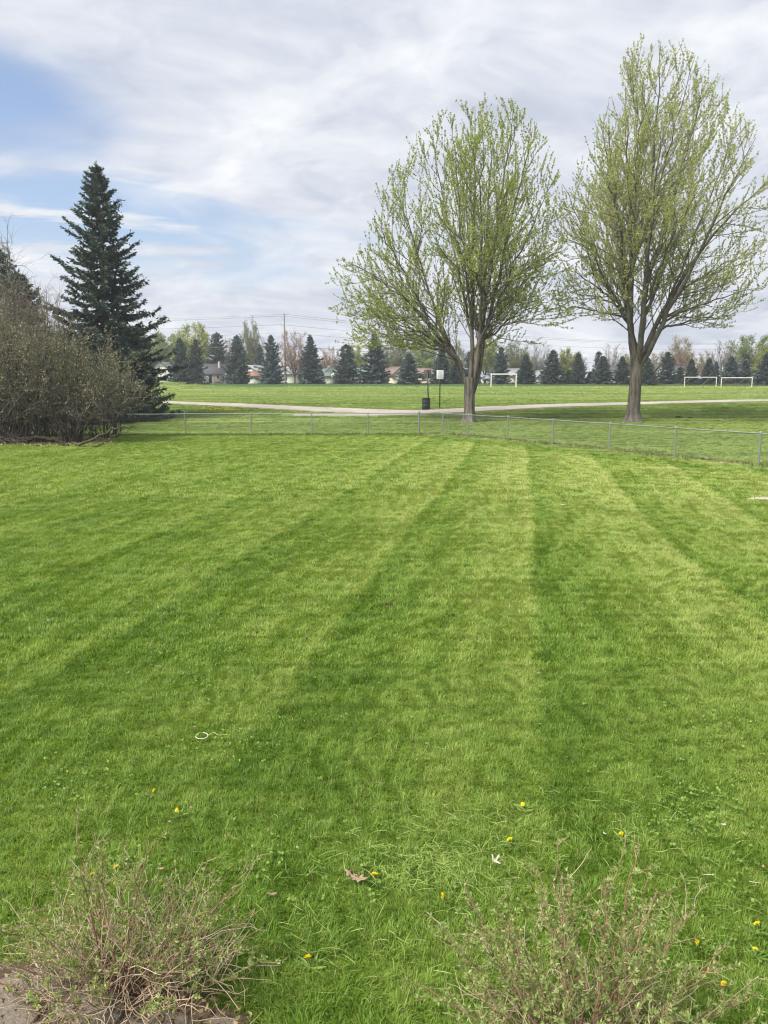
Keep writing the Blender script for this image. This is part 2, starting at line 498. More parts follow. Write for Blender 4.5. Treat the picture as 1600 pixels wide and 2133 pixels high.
# ------------------------------------------------------------------ terrain, paths
def grade(lo, hi, pts):
    return np.array(sorted(set(np.round(np.concatenate(pts), 4))))
gx = grade(0, 0, [np.arange(-24, 24.1, 0.8), np.arange(-80, 80.1, 4), np.linspace(-2500, 2500, 41)])
gy = grade(0, 0, [np.arange(-6, 80.1, 0.8), np.arange(80, 200.1, 3), np.array([-400, -150, -60, -20, 230, 260, 320, 420, 600, 900, 1500, 2500, 4000])])
X, Y = np.meshgrid(gx, gy)
Z = T(X, Y)
nx, ny = len(gx), len(gy)
i = np.arange(ny - 1)[:, None] * nx; j = np.arange(nx - 1)[None, :]
F = np.stack([i + j, i + j + 1, i + nx + j + 1, i + nx + j], -1).reshape(-1, 4)
mb = MB(); mb.add(np.stack([X, Y, Z], -1).reshape(-1, 3), F)
ter = mb.obj('ground', M['ground'], smooth=True, kind='structure')
ter['label'] = 'gently rising green turf of the yard and the park'

def m_path():
    m, g = mat_new('worn_asphalt_path')
    P = g.pos()
    f = g.noise(P, 3.0, 6, 0.65); f2 = g.noise(P, 0.35, 3)
    c = g.mix(f, (0.22, 0.198, 0.175), (0.33, 0.305, 0.275))
    c = g.mix(g.sstep(f2, 0.4, 0.65, 0, 0.4), c, (0.42, 0.39, 0.36))
    return finish(m, g, c, 0.9, 0.15, g.bump(g.noise(P, 25, 4), 0.4, 0.01))
M['path'] = m_path()
PATHS = []
def smooth_line(pts, n=10):
    P = np.array(pts, float); out = []
    Q = np.vstack([2 * P[0] - P[1], P, 2 * P[-1] - P[-2]])
    for k in range(1, len(Q) - 2):
        for t in np.linspace(0, 1, n, endpoint=False):
            a, b, c, d = Q[k - 1], Q[k], Q[k + 1], Q[k + 2]
            out.append(0.5 * ((2 * b) + (c - a) * t + (2 * a - 5 * b + 4 * c - d) * t * t + (3 * b - a - 3 * c + d) * t ** 3))
    out.append(P[-1])
    return np.array(out)
def path(name, label, pts, w, lift):
    L = smooth_line(pts)
    rng = np.random.default_rng(5)
    t = np.gradient(L, axis=0); t = unit(t)
    nrm = np.stack([-t[:, 1], t[:, 0]], -1)
    cols = 9
    s = np.linspace(-0.5, 0.5, cols)
    edge = 1 + 0.05 * rng.normal(size=(len(L), 1))
    XY = L[:, None, :] + nrm[:, None, :] * (s[None, :, None] * w * edge[:, :, None])
    z = T(XY[..., 0], XY[..., 1]) + lift
    V = np.concatenate([XY, z[..., None]], -1)
    # skirt so the slab has a real edge
    low = V[:, [0, -1]].copy(); low[..., 2] -= 0.12
    n = len(L)
    i = np.arange(n - 1)[:, None] * cols; j = np.arange(cols - 1)[None, :]
    F = np.stack([i + j + 1, i + j, i + cols + j, i + cols + j + 1], -1).reshape(-1, 4)
    mb = MB(); mb.add(V.reshape(-1, 3), F)
    for c, q in ((0, 0), (cols - 1, 1)):
        VV = np.concatenate([V[:, c], low[:, q]])
        k = np.arange(n - 1)
        mb.add(VV, np.stack([k, k + 1, k + 1 + n, k + n], -1))
    o = mb.obj(name, M['path'], smooth=False, kind='structure')
    o['label'] = label
    PATHS.append((L, w))
    return o
def gxy(px, py):
    p = ground(px, py); return (p.x, p.y)
path('path', 'pale asphalt footpath curving across the park behind the fence',
     [(-75, 78), (-45, 75)] + [gxy(*p) for p in ((230, 835.5), (330, 837.5), (470, 843), (600, 849.5), (720, 855), (840, 858.5), (930, 857), (1030, 851), (1140, 846), (1320, 840.5), (1460, 837), (1600, 834))] + [(52, 79), (80, 84)], 2.9, 0.045)
path('path_spur', 'short pale spur joining the footpath left of the trash drum',
     [gxy(*p) for p in ((612, 864), (700, 864), (790, 863.5), (880, 861.5), (960, 857))], 1.7, 0.03)
def path_dist(x, y):
    d = 1e9
    for L, w in PATHS:
        d = min(d, float(np.min(np.hypot(L[:, 0] - x, L[:, 1] - y))) - w / 2)
    return d

# ------------------------------------------------------------------ grass
BED_C = (-1.62, 3.02, 1.05, 0.62)          # planting bed under the left shrub: centre x,y and radii
def in_bed(x, y): return ((x - BED_C[0]) / BED_C[2]) ** 2 + ((y - BED_C[1]) / BED_C[3]) ** 2 < 1.0
def grass_patch(name, size, dens, hgt, wid, seed, lean=0.5):
    rng = np.random.default_rng(seed)
    n = int(size * size * dens)
    P = (rng.random((n, 2)) - 0.5) * size * 1.08
    # combed clumps: neighbouring blades share a lean
    kx, ky, ph = rng.normal(size=6) * 9 / size ** 0.5, rng.normal(size=6) * 9 / size ** 0.5, rng.random(6) * 6.28
    fld = sum(np.sin(P[:, 0] * kx[q] + P[:, 1] * ky[q] + ph[q]) for q in range(6)) / 2.4
    az = fld * 2.2 + rng.normal(size=n) * 0.75 + rng.random() * 6.28
    fld2 = sum(np.sin(P[:, 0] * ky[q] * 1.3 - P[:, 1] * kx[q] * 1.3 + ph[5 - q]) for q in range(6)) / 2.4
    h = hgt * np.clip(1 + 0.22 * fld2 + 0.25 * rng.normal(size=n), 0.35, 1.9)
    ln = h * lean * np.clip(0.9 + 0.5 * rng.normal(size=n), 0.1, 2.0)
    w = wid * (0.6 + 0.8 * rng.random(n))
    d = np.stack([np.cos(az), np.sin(az)], -1)
    faz = az + np.pi / 2 + rng.normal(size=n) * 0.6
    sd = np.stack([np.cos(faz), np.sin(faz)], -1)
    B = np.zeros((n, 5, 3))
    B[:, 0, :2] = P - sd * w[:, None] / 2; B[:, 1, :2] = P + sd * w[:, None] / 2
    m = P + d * (ln * 0.35)[:, None]
    B[:, 2, :2] = m - sd * w[:, None] * 0.42; B[:, 3, :2] = m + sd * w[:, None] * 0.42
    B[:, 2:4, 2] = (h * 0.6)[:, None]
    B[:, 4, :2] = P + d * ln[:, None]; B[:, 4, 2] = h * np.clip(1.0 - 0.25 * (ln / h) ** 2, 0.5, 1)
    B[:, 0:2, 2] = -0.01
    b = np.arange(n)[:, None] * 5
    mb = MB()
    mb.add(B.reshape(-1, 3), b + np.array([[0, 1, 3, 2]]), np.repeat(rng.random(n), 5))
    mb.f.append((b + np.array([[2, 3, 4]])).astype(np.int32))
    o = bpy.data.objects.new(name, mb.mesh(name, M['blade']))
    return o
pcol = bpy.data.collections.new('grass_sources')
specs = [('a', 0.36, 11500, 0.042, 0.0042, 4, 0.85), ('b', 0.9, 4200, 0.048, 0.0075, 3, 0.7), ('c', 2.4, 1000, 0.060, 0.017, 3, 0.7), ('d', 5.0, 170, 0.07, 0.05, 2, 0.7)]
base = {}; idx = 0
for nm, sz, dens, hg, wd, nv, le in specs:
    base[nm] = (idx, nv, sz)
    for q in range(nv):
        pcol.objects.link(grass_patch('blades_%s_%d' % (nm, q), sz, dens, hg, wd, 100 + idx, le)); idx += 1
rng = np.random.default_rng(3)
pts, rots, vars_ = [], [], []
def scatter(nm, y0, y1, halfw):
    i0, nv, sz = base[nm]
    yy = y0 + sz / 2
    while yy < y1 + sz * 0.3:
        xm = halfw(yy)
        xx = -xm
        while xx < xm:
            x_, y_ = xx + rng.normal() * sz * 0.03, yy + rng.normal() * sz * 0.03
            near_path = nm == 'c' and yy > 52 and path_dist(x_, y_) < sz * 0.75
            if near_path:
                for bx in (-0.8, 0.0, 0.8):
                    for by in (-0.8, 0.0, 0.8):
                        if path_dist(xx + bx, yy + by) > 0.42:
                            pts.append((xx + bx, yy + by, Tz(xx + bx, yy + by))); rots.append((0.045, 0, int(rng.integers(4)) * math.pi / 2)); vars_.append(base['b'][0] + int(rng.integers(base['b'][1])))
            elif not (nm == 'a' and in_bed(x_, y_)):
                z_ = Tz(x_, y_)
                sx = (Tz(x_ + 0.5, y_) - Tz(x_ - 0.5, y_)); sy = (Tz(x_, y_ + 0.5) - Tz(x_, y_ - 0.5))
                pts.append((x_, y_, z_)); rots.append((math.atan(sy), -math.atan(sx), int(rng.integers(4)) * math.pi / 2 + rng.normal() * 0.06)); vars_.append(i0 + int(rng.integers(nv)))
            xx += sz
        yy += sz
scatter('a', 1.9, 8.0, lambda y: 0.58 * y + 1.6)
scatter('b', 8.0, 19.0, lambda y: 0.55 * y + 2.0)
scatter('c', 19.0, 90.0, lambda y: 0.53 * y + 2.5)
scatter('d', 90.6, 140.0, lambda y: 0.52 * y + 3)
me = bpy.data.meshes.new('lawn_grass')
me.from_pydata(pts, [], [])
a = me.attributes.new('rot', 'FLOAT_VECTOR', 'POINT'); a.data.foreach_set('vector', np.array(rots, np.float32).ravel())
a = me.attributes.new('variant', 'INT', 'POINT'); a.data.foreach_set('value', np.array(vars_, np.int32))
lawn = bpy.data.objects.new('lawn_grass', me); link(lawn)
tag(lawn, 'short mown green grass covering the whole lawn and park', 'grass', kind='stuff')
ng = bpy.data.node_groups.new('spread_blades', 'GeometryNodeTree')
ng.interface.new_socket('Geometry', in_out='INPUT', socket_type='NodeSocketGeometry')
ng.interface.new_socket('Geometry', in_out='OUTPUT', socket_type='NodeSocketGeometry')
gi, go = ng.nodes.new('NodeGroupInput'), ng.nodes.new('NodeGroupOutput')
m2p = ng.nodes.new('GeometryNodeMeshToPoints'); iop = ng.nodes.new('GeometryNodeInstanceOnPoints')
ci = ng.nodes.new('GeometryNodeCollectionInfo')
ci.inputs['Collection'].default_value = pcol; ci.inputs['Separate Children'].default_value = True; ci.inputs['Reset Children'].default_value = True
na = ng.nodes.new('GeometryNodeInputNamedAttribute'); na.data_type = 'INT'; na.inputs[0].default_value = 'variant'
nr = ng.nodes.new('GeometryNodeInputNamedAttribute'); nr.data_type = 'FLOAT_VECTOR'; nr.inputs[0].default_value = 'rot'
e2r = ng.nodes.new('FunctionNodeEulerToRotation')
L = ng.links.new
L(gi.outputs[0], m2p.inputs[0]); L(m2p.outputs[0], iop.inputs['Points']); L(ci.outputs[0], iop.inputs['Instance'])
iop.inputs['Pick Instance'].default_value = True
L(na.outputs[0], iop.inputs['Instance Index']); L(nr.outputs[0], e2r.inputs[0]); L(e2r.outputs[0], iop.inputs['Rotation'])
L(iop.outputs[0], go.inputs[0])
lawn.modifiers.new('blades', 'NODES').node_group = ng

# ------------------------------------------------------------------ branching helpers
def grow(rng, p, d, length, n, up=0.0, wig=0.1, droop=0.0):
    P = np.empty((n + 1, 3)); P[0] = p
    d = unit(d).copy(); st = length / n
    R = rng.normal(size=(n, 3)) * wig
    for k in range(n):
        d = d + R[k]; d[2] += up - droop * (k / n)
        d = d / math.sqrt(d[0] * d[0] + d[1] * d[1] + d[2] * d[2])
        P[k + 1] = P[k] + d * st
    return P
def along(P, t):
    """point and tangent at fraction t of a polyline"""
    n = len(P) - 1
    q = min(max(t, 0.0), 0.9999) * n; k = int(q); f = q - k
    return P[k] * (1 - f) + P[k + 1] * f, P[k + 1] - P[k]
def bez(a, b, c, n, rng, wig=0.0):
    t = np.linspace(0, 1, n + 1)[:, None]
    P = a * (1 - t) ** 2 + 2 * b * t * (1 - t) + c * t * t
    w = rng.normal(size=(n + 1, 3)) * wig; w[0] = 0
    return P + w

# ------------------------------------------------------------------ the two maples
def maple(loc, label, env, top, fork_z, trunk_r, n_limb, seed, leafmat, lean, leaf_dens=0.085, stems=1, low=(), zk=0.925):
    """env: list of (z, left radius, right radius)"""
    rng = np.random.default_rng(seed)
    root = empty('maple_tree', loc, label, 'tree', 'maples behind the fence')
    env = [(z_ * zk, l_, r_) for z_, l_, r_ in env]; top = top * zk; low = [(a_, z_ * zk, r_) for a_, z_, r_ in low]
    EZ = np.array([e[0] for e in env], float); EL = np.array([e[1] for e in env], float); ER = np.array([e[2] for e in env], float)
    def R(z, az):
        l, r = np.interp(z, EZ, EL), np.interp(z, EZ, ER)
        c = math.cos(az)
        return (l * (1 - c) + r * (1 + c)) / 2
    def inside(p, s=1.0):
        rh = math.hypot(p[0], p[1])
        return rh < R(p[2], math.atan2(p[1], p[0])) * s and fork_z + max(1.3, 3.0 - 0.28 * rh) < p[2] < top
    # trunk with root flare and furrows
    ph = rng.random(5) * 6.28
    nz = 16
    tz = np.linspace(0, 1, nz) ** 1.3 * fork_z
    tp = np.stack([lean[0] * (tz / fork_z) ** 1.5, lean[1] * (tz / fork_z), tz - 0.05], -1)
    tr = trunk_r * (1 + 0.75 * np.exp(-tz / 0.30) - 0.10 * np.clip(tz / 2.0, 0, 1) + 0.22 * np.clip((tz - fork_z + 1.3) / 1.3, 0, 1))
    def flute(f, a):
        base = 0.16 * np.exp(-f * fork_z / 0.5)
        return 1 + (0.035 + base) * np.sin(4 * a + ph[0] + f) + (0.03 + base * 0.6) * np.sin(7 * a + ph[1]) + 0.02 * np.sin(15 * a + ph[2]) + \
            (-0.16 * np.exp(-((np.cos(a - 4.3) - 1) / 0.05) ** 2) if stems > 1 else 0)
    mb = MB(); mb.tube(tp, tr, 28, True, 0.5, flute)
    if stems > 1:
        t2_ = tp.copy(); t2_[:, 0] -= trunk_r * (0.62 + 0.25 * (tz / fork_z)); t2_[:, 1] -= trunk_r * 0.2
        mb.tube(t2_, trunk_r * (0.42 + 0.3 * np.exp(-tz / 0.3)), 16, True, 0.5, lambda f, a: 1 + 0.05 * np.sin(3 * a + 5 * f) + 0.03 * np.sin(7 * a))
    mb.obj('trunk', M['bark'], root, smooth=True)
    fork = tp[-1]
    tw = MB(); lf_P, lf_D = [], []
    limbs = []
    # leaders: ends spread over the crown's upper shell
    zs = np.linspace(fork_z + 2.0, top, 80)
    for k in range(n_limb):
        az = 2 * math.pi * (k * 0.381966 + 0.04 * rng.normal()) + seed
        u = (k + 0.5) / n_limb
        Rz = np.array([R(z_, az) for z_ in zs])
        r_ = u ** 0.56 * 0.93 * Rz.max()
        ok = np.nonzero(Rz >= r_)[0]
        zt = zs[ok[-1]] if len(ok) else zs[int(Rz.argmax())]
        limbs.append((az, max(zt, fork_z + 4) * (0.97 + 0.03 * rng.random()), r_, u))
    for az, zt, rr in low: limbs.append((az, zt, rr, 0.97))
    # a handful of leaders rise from the fork, the other limbs branch off them
    order = sorted(range(len(limbs)), key=lambda q: 0 if (q < n_limb and q % 3 == 0) else 1)
    leaders = []
    for q_ in order:
        az, zt, rr, u = limbs[q_]
        end = np.array((math.cos(az) * rr, math.sin(az) * rr, zt))
        is_lead = q_ < n_limb and q_ % 3 == 0
        if is_lead:
            st = fork + np.array((math.cos(az), math.sin(az), 0)) * trunk_r * 0.5 + np.array((0, 0, -0.5 - 0.6 * rng.random()))
            r0 = trunk_r * 0.47 * (0.85 + 0.3 * rng.random())
        else:
            dl = [np.dot(unit(LP_[-1] - fork), unit(end - fork)) + 0.05 * rng.random() for LP_, _ in leaders]
            LP_, lr = leaders[int(np.argmax(dl))]
            t_ = (0.10 + 0.16 * rng.random()) if q_ >= n_limb else (0.14 + 0.22 * rng.random())
            st = along(LP_, t_)[0]
            r0 = lr * (1 - t_) * (0.62 if q_ < n_limb else 0.50)
        lowl = u > 0.8
        fx, fz = (0.36, 0.62) if lowl else (0.52, 0.44)
        ctl = np.array((end[0] * fx + st[0] * (1 - fx), end[1] * fx + st[1] * (1 - fx), st[2] + (end[2] - st[2]) * (fz + 0.1 * rng.random())))
        P = bez(st, ctl, end, 14, rng, 0.07)
        if is_lead: leaders.append((P, r0))
        Ln = float(np.linalg.norm(np.diff(P, axis=0), axis=1).sum())
        tt = np.linspace(0, 1, 15)
        mb = MB(); mb.tube(P, r0 * (1 - tt) ** 0.95 + 0.013, 8, True, 0.5); mb.obj('limb', M['bark2'], root, smooth=True)
        n2 = int(Ln * 1.25)
        for b in range(n2):
            t = 0.12 + 0.86 * (b + rng.random()) / n2
            p, tg = along(P, t)
            tg = unit(tg)
            out = np.array((p[0], p[1], 0.0)); out = out / (np.linalg.norm(out) + 0.3)
            side = unit(np.cross(tg, rng.normal(size=3)))
            d = tg * 0.50 + side * 0.78 + out * 0.32 + np.array((0, 0, 0.0 if lowl else 0.30))
            ln = (1.3 + 3.6 * (1 - t) ** 0.7) * (0.7 + 0.6 * rng.random())
            B = grow(rng, p, d, ln, 6, 0.03 if lowl else 0.085, 0.10)
            tries = 0
            while not inside(B[-1], 1.0) and tries < 6:
                ln *= 0.72; B = grow(rng, p, d + np.array((0, 0, 0.2 * tries)), ln, 6, 0.10, 0.08); tries += 1
            if not inside(B[-1], 1.06) or ln < 0.35: continue
            rb = max(0.011, min(r0 * (1 - t) ** 0.75 * 0.6, 0.0065 * ln + 0.007))
            tw.tube(B, rb * (1 - np.linspace(0, 1, 7)) ** 0.8 + 0.005, 4, False, rng.random())
            n3 = int(2 + ln * 2.6)
            for c in range(n3 + 1):
                tb = 0.15 + 0.83 * (c + rng.random()) / n3 if c < n3 else 0.999
                q, tq = along(B, tb)
                d3 = unit(tq) * 0.75 + unit(rng.normal(size=3)) * 0.85 + np.array((0, 0, 0.36)) + out * 0.15
                l3 = (0.6 + 1.2 * rng.random()) * (1.0 if ln > 1 else 0.8)
                hi_ = q[2] > 0.62 * top
                S = grow(rng, q, d3, l3 * (1.15 if hi_ else 1.0), 4, 0.22 if hi_ else 0.11, 0.06)
                k2 = 0
                while not inside(S[-1], 1.04) and k2 < 4: S = q + (S - q) * 0.7; k2 += 1
                tw.tube(S, np.array([0.009, 0.007, 0.006, 0.005, 0.004]), 3, False, rng.random())
                m = max(3, int(np.linalg.norm(S[-1] - S[0]) / leaf_dens))
                f = np.sort(rng.random(m) ** 0.8) * 3.999
                kk = f.astype(int); fr = (f - kk)[:, None]
                Q = S[kk] * (1 - fr) + S[kk + 1] * fr
                lf_P.append(Q); lf_D.append(S[kk + 1] - S[kk])
    tw.obj('twigs', M['twig'], root)
    P = np.concatenate(lf_P); D = unit(np.concatenate(lf_D))
    lv = MB()
    for q in range(3):
        n = len(P)
        dd = D * 0.35 + unit(rng.normal(size=(n, 3))) * 0.9 + np.array((0, 0, -0.12))
        sz = 0.052 + 0.060 * rng.random(n)
        tone = np.clip(0.5 + 0.25 * rng.normal(size=n), 0, 1)
        leaves(lv, P + rng.normal(size=(n, 3)) * 0.012, dd, sz, sz * 0.85, rng, 0.3, tone)
    lv.obj('leaves', leafmat, root, kind='stuff')
    return root

t1 = ground(978, 880)
maple((t1.x, t1.y, t1.z), 'broader left maple with low left boughs and twin fluted trunk', [(2.5, 2.0, 1.6), (4.3, 6.8, 4.8), (6.0, 9.2, 6.8), (9.5, 10.0, 7.6), (11.8, 9.2, 7.4), (13.0, 7.2, 6.2), (16.5, 6.6, 5.6), (19.5, 5.4, 5.2), (21.3, 3.6, 4.2), (22.5, 1.6, 2.0)],
      22.5, 3.2, 0.36, 18, 11, M['maple_leaf'], (0.03, 0.0), 0.085, 2,
      low=[(math.pi - 0.15, 9.5, 8.6), (math.pi + 0.45, 7.2, 7.6), (math.pi - 0.6, 11.2, 7.4), (0.15, 9.0, 5.6), (-0.6, 7.4, 5.6), (0.9, 8.2, 5.8), (math.pi + 0.05, 6.6, 7.2), (math.pi - 0.3, 8.4, 8.6), (math.pi + 0.25, 11.0, 8.0)])
t2 = ground(1318, 878)
maple((t2.x, t2.y, t2.z), 'taller right maple with oval crown and single flared trunk', [(4.4, 1.5, 1.5), (6.2, 4.6, 4.5), (7.6, 6.8, 8.0), (10.0, 7.2, 9.1), (13.0, 7.0, 9.1), (16.2, 6.0, 8.4), (19.5, 4.4, 7.2), (22.8, 3.3, 5.1), (25.0, 2.2, 3.6), (26.6, 1.5, 1.9), (27.6, 0.9, 0.8)],
      27.6, 4.8, 0.45, 21, 26, M['maple_leaf2'], (0.1, 0.0), 0.09, 1,
      low=[(0.1, 12.5, 8.0), (-0.35, 9.6, 7.6), (0.5, 9.0, 7.4), (math.pi + 0.3, 9.5, 5.2), (math.pi - 0.3, 11.5, 5.2), (0.0, 8.0, 6.8), (math.pi, 8.6, 5.8)])

# ------------------------------------------------------------------ spruces
def spruce_meshes(h, r, seed, whorls, per, sprays, mat, ragged=0.2, spray_len=0.42, skirt=0.03, shape=0.85, cones=False, spray_w=0.2):
    """returns (trunk mesh, foliage mesh[, cone mesh]) of a spruce standing at the origin"""
    rng = np.random.default_rng(seed)
    tb = MB()
    z = np.linspace(0, h * 0.985, 10)
    tb.tube(np.stack([0 * z, 0 * z, z], -1), 0.022 * h * (1 - z / h) ** 0.9 + 0.012, 8, False)
    fo = MB(); PP, DD, SS, RR = [], [], [], []
    for w in range(whorls):
        f = skirt + (0.985 - skirt) * (w + 0.3 * rng.random()) / whorls
        zz = f * h
        rad = r * (1 - f) ** shape + 0.012 * h * min(1, (1 - f) * 8)
        n = max(4, int(per * (0.55 + 0.45 * (1 - f))))
        lvl = 1 + ragged * rng.normal() * 0.5
        for b in range(n):
            az = 2 * math.pi * (b + 0.8 * rng.random()) / n + w * 1.1
            L = rad * lvl * (1 + ragged * rng.normal()) * (0.9 + 0.2 * rng.random())
            if L < 0.1: continue
            slope = 0.55 * (f - 0.42) * 2 - 0.12
            k = 7
            t = np.linspace(0, 1, k)
            droop = -0.18 * L * np.sin(t * math.pi * 0.9) * (1 - f) + 0.16 * L * t ** 3
            B = np.stack([math.cos(az) * L * t, math.sin(az) * L * t, zz + slope * L * t + droop], -1)
            B += rng.normal(size=B.shape) * 0.012 * L * t[:, None]
            tb.tube(B, 0.010 * L * (1 - t) + 0.006, 3, False)
            m = int(sprays * (0.35 + 0.65 * L / r))
            tt = 0.10 + 0.90 * rng.random(m) ** 0.75
            q = tt * (k - 1) * 0.9999; kk = q.astype(int); fr = (q - kk)[:, None]
            p = B[kk] * (1 - fr) + B[kk + 1] * fr
            tg = unit(B[kk + 1] - B[kk])
            sd = np.array((-math.sin(az), math.cos(az), 0.0)) * rng.choice([-1, 1], m)[:, None]
            hang = rng.random(m)[:, None]
            d = tg * 0.55 + sd * (0.85 - 0.5 * hang) + np.array((0, 0, -1.0)) * (hang ** 1.2) * (0.95 * (1 - f) + 0.1) + rng.normal(size=(m, 3)) * 0.18
            sz = spray_len * (0.6 + 0.7 * rng.random(m)) * (0.55 + 0.45 * (1 - f)) * (1.1 - 0.5 * tt)
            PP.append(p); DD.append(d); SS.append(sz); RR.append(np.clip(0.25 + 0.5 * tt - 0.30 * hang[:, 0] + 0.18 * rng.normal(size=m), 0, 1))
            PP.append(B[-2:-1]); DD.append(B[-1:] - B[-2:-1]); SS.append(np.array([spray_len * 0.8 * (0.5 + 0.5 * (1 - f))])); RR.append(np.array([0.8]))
    P = np.concatenate(PP); D = np.concatenate(DD); S = np.concatenate(SS); Rr = np.concatenate(RR)
    # leader
    for q in range(14):
        a = rng.random() * 6.28
        zz = h * (0.94 + 0.06 * q / 14)
        P = np.vstack([P, [[0, 0, zz]]]); D = np.vstack([D, [[math.cos(a) * 0.6, math.sin(a) * 0.6, 0.8]]]); S = np.append(S, spray_len * 0.6); Rr = np.append(Rr, 0.6)
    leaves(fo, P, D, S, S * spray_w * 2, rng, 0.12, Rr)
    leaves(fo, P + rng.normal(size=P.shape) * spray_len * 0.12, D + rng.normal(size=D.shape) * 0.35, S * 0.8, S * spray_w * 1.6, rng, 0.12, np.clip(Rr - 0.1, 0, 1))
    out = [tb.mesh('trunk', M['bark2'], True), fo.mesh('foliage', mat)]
    if cones:
        cn = MB()
        for q in range(170):
            f = 0.80 + 0.16 * rng.random(); a = rng.random() * 6.28
            L = (r * (1 - f) ** shape) * (0.35 + 0.6 * rng.random())
            p = np.array((math.cos(a) * L, math.sin(a) * L, f * h + 0.1 * rng.normal()))
            cn.tube([p, p + (0.0, 0.0, -0.07), p + (0.01, 0.0, -0.16)], [0.02, 0.035, 0.012], 5, False)
        out.append(cn.mesh('cones', M['spruce_brown'])); cones_mesh = out[-1]
    return out
def place_spruce(name, meshes, loc, scale, label, group=None, rz=0.0):
    e = empty(name, loc, label, 'tree', group, rz)
    e.scale = scale
    if group and 'spruce' in name: e.rotation_euler = (0.03 * math.sin(loc[0] * 7.1), 0.03 * math.cos(loc[0] * 5.3), rz)
    for me in meshes:
        o = link(bpy.data.objects.new(me.name.split('.')[0], me), e)
        if o.name.split('.')[0] in ('cones', 'foliage', 'leaves'): o['kind'] = 'stuff'
    return e
yb = 57.0
p0 = at(232, 870, yb); 
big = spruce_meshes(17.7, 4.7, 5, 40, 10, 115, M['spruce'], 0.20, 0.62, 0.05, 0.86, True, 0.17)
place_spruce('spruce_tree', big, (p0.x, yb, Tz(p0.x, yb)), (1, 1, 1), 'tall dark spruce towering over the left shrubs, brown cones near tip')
p1 = at(283, 860, 55.5)
sm = spruce_meshes(6.6, 2.05, 8, 26, 10, 70, M['spruce'], 0.16, 0.5, 0.02, 0.6, False, 0.17)
place_spruce('spruce_tree', sm, (p1.x, 55.5, Tz(p1.x, 55.5)), (1, 1, 1), 'small dark spruce tucked under right side of the tall spruce')

# far row: shared variants, each one its own tree
var = []
for k, (mt, shp, rag) in enumerate([('spruce_blue', 0.85, 0.10), ('spruce', 0.9, 0.16), ('spruce_blue', 0.7, 0.12), ('spruce', 0.75, 0.14), ('spruce_blue', 1.0, 0.2), ('spruce', 0.8, 0.30), ('spruce_blue', 0.62, 0.24)]):
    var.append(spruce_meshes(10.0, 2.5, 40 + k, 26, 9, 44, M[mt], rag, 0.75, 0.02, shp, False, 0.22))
ROW = [  # centre x, tip y, half width (as seen), distance, variant, label
    (376, 702, 25, 158, 1, 'dark spruce on the berm, leftmost of the far row, before white gable'),
    (404, 705, 20, 168, 3, 'olive dark spruce right of the berm spruce, over white board fence'),
    (450, 692, 23, 196, 1, 'tall dark spruce rising behind the grey roofed house with flue'),
    (490, 697, 25, 166, 2, 'broad blue green spruce between flue house and red roofed garage'),
    (541, 716, 15, 200, 3, 'slim dark conifer behind the red roofed garage'),
    (565, 697, 23, 166, 1, 'ragged spruce between red roofed garage and the tall utility pole'),
    (648, 697, 27, 167, 4, 'wide blue spruce right of the utility pole and pinkish bare tree'),
    (721, 716, 25, 167, 0, 'dense spruce between the two green roofed houses'),
    (781, 692, 29, 170, 4, 'broad dark spruce between chimney house and brown roofed house'),
    (853, 735, 25, 164, 0, 'squat spruce just left of the leaning grey sign'),
    (921, 726, 23, 166, 0, 'spruce directly behind the white park sign'),
    (950, 752, 15, 168, 3, 'low spruce touching left edge of the left maple trunk'),
    (982, 730, 18, 172, 2, 'blue spruce seen through the fork of the left maple'),
    (1044, 722, 20, 166, 2, 'spruce framed by the nearest white goal'),
    (1098, 738, 20, 165, 0, 'spruce just right of the nearest white goal'),
    (1151, 728, 22, 164, 2, 'tall dense spruce left of the first arborvitae pair'),
    (1207, 734, 19, 166, 0, 'spruce between the two arborvitae pairs'),
    (1249, 731, 13, 172, 1, 'narrow spruce tip behind the bushy spruce left of right maple'),
    (1257, 741, 22, 164, 3, 'bushy dark spruce right of second arborvitae pair'),
    (1299, 741, 20, 163, 4, 'spruce against left edge of the right maple trunk'),
    (1352, 744, 19, 160, 2, 'blue spruce against right edge of the right maple trunk'),
    (1392, 732, 21, 166, 1, 'taller spruce with white glints right of the right maple'),
    (1418, 764, 12, 168, 3, 'low dark spruce just left of the netless goal'),
    (1443, 747, 16, 162, 0, 'blue spruce behind left half of the netless goal'),
    (1477, 745, 17, 163, 0, 'spruce behind right half of the netless goal'),
    (1493, 752, 12, 168, 1, 'narrow dark spruce behind right post of the netless goal'),
    (1527, 741, 21, 165, 3, 'spruce behind left half of the netted goal'),
    (1554, 749, 15, 166, 2, 'narrow spruce behind right half of the netted goal'),
    (1600, 735, 26, 160, 0, 'spruce cut by right edge of the picture beyond the goals'),
]
rng = np.random.default_rng(77)
for ri, (cx, ty, hw, Yd, v, lab) in enumerate(ROW):
    if ri % 4 == 1: v = 5
    if ri % 5 == 2: v = 6
    Yd += 1.5
    tip = at(cx, ty, Yd); zb = Tz(tip.x, Yd) - 0.05
    hh = tip.z - zb
    rr = hw / 1600 * Yd
    place_spruce('spruce_tree', var[v], (tip.x, Yd, zb), (rr / 2.1, rr / 2.1, hh / 10.2), lab, 'spruces in the far row', rng.random() * 6.28)

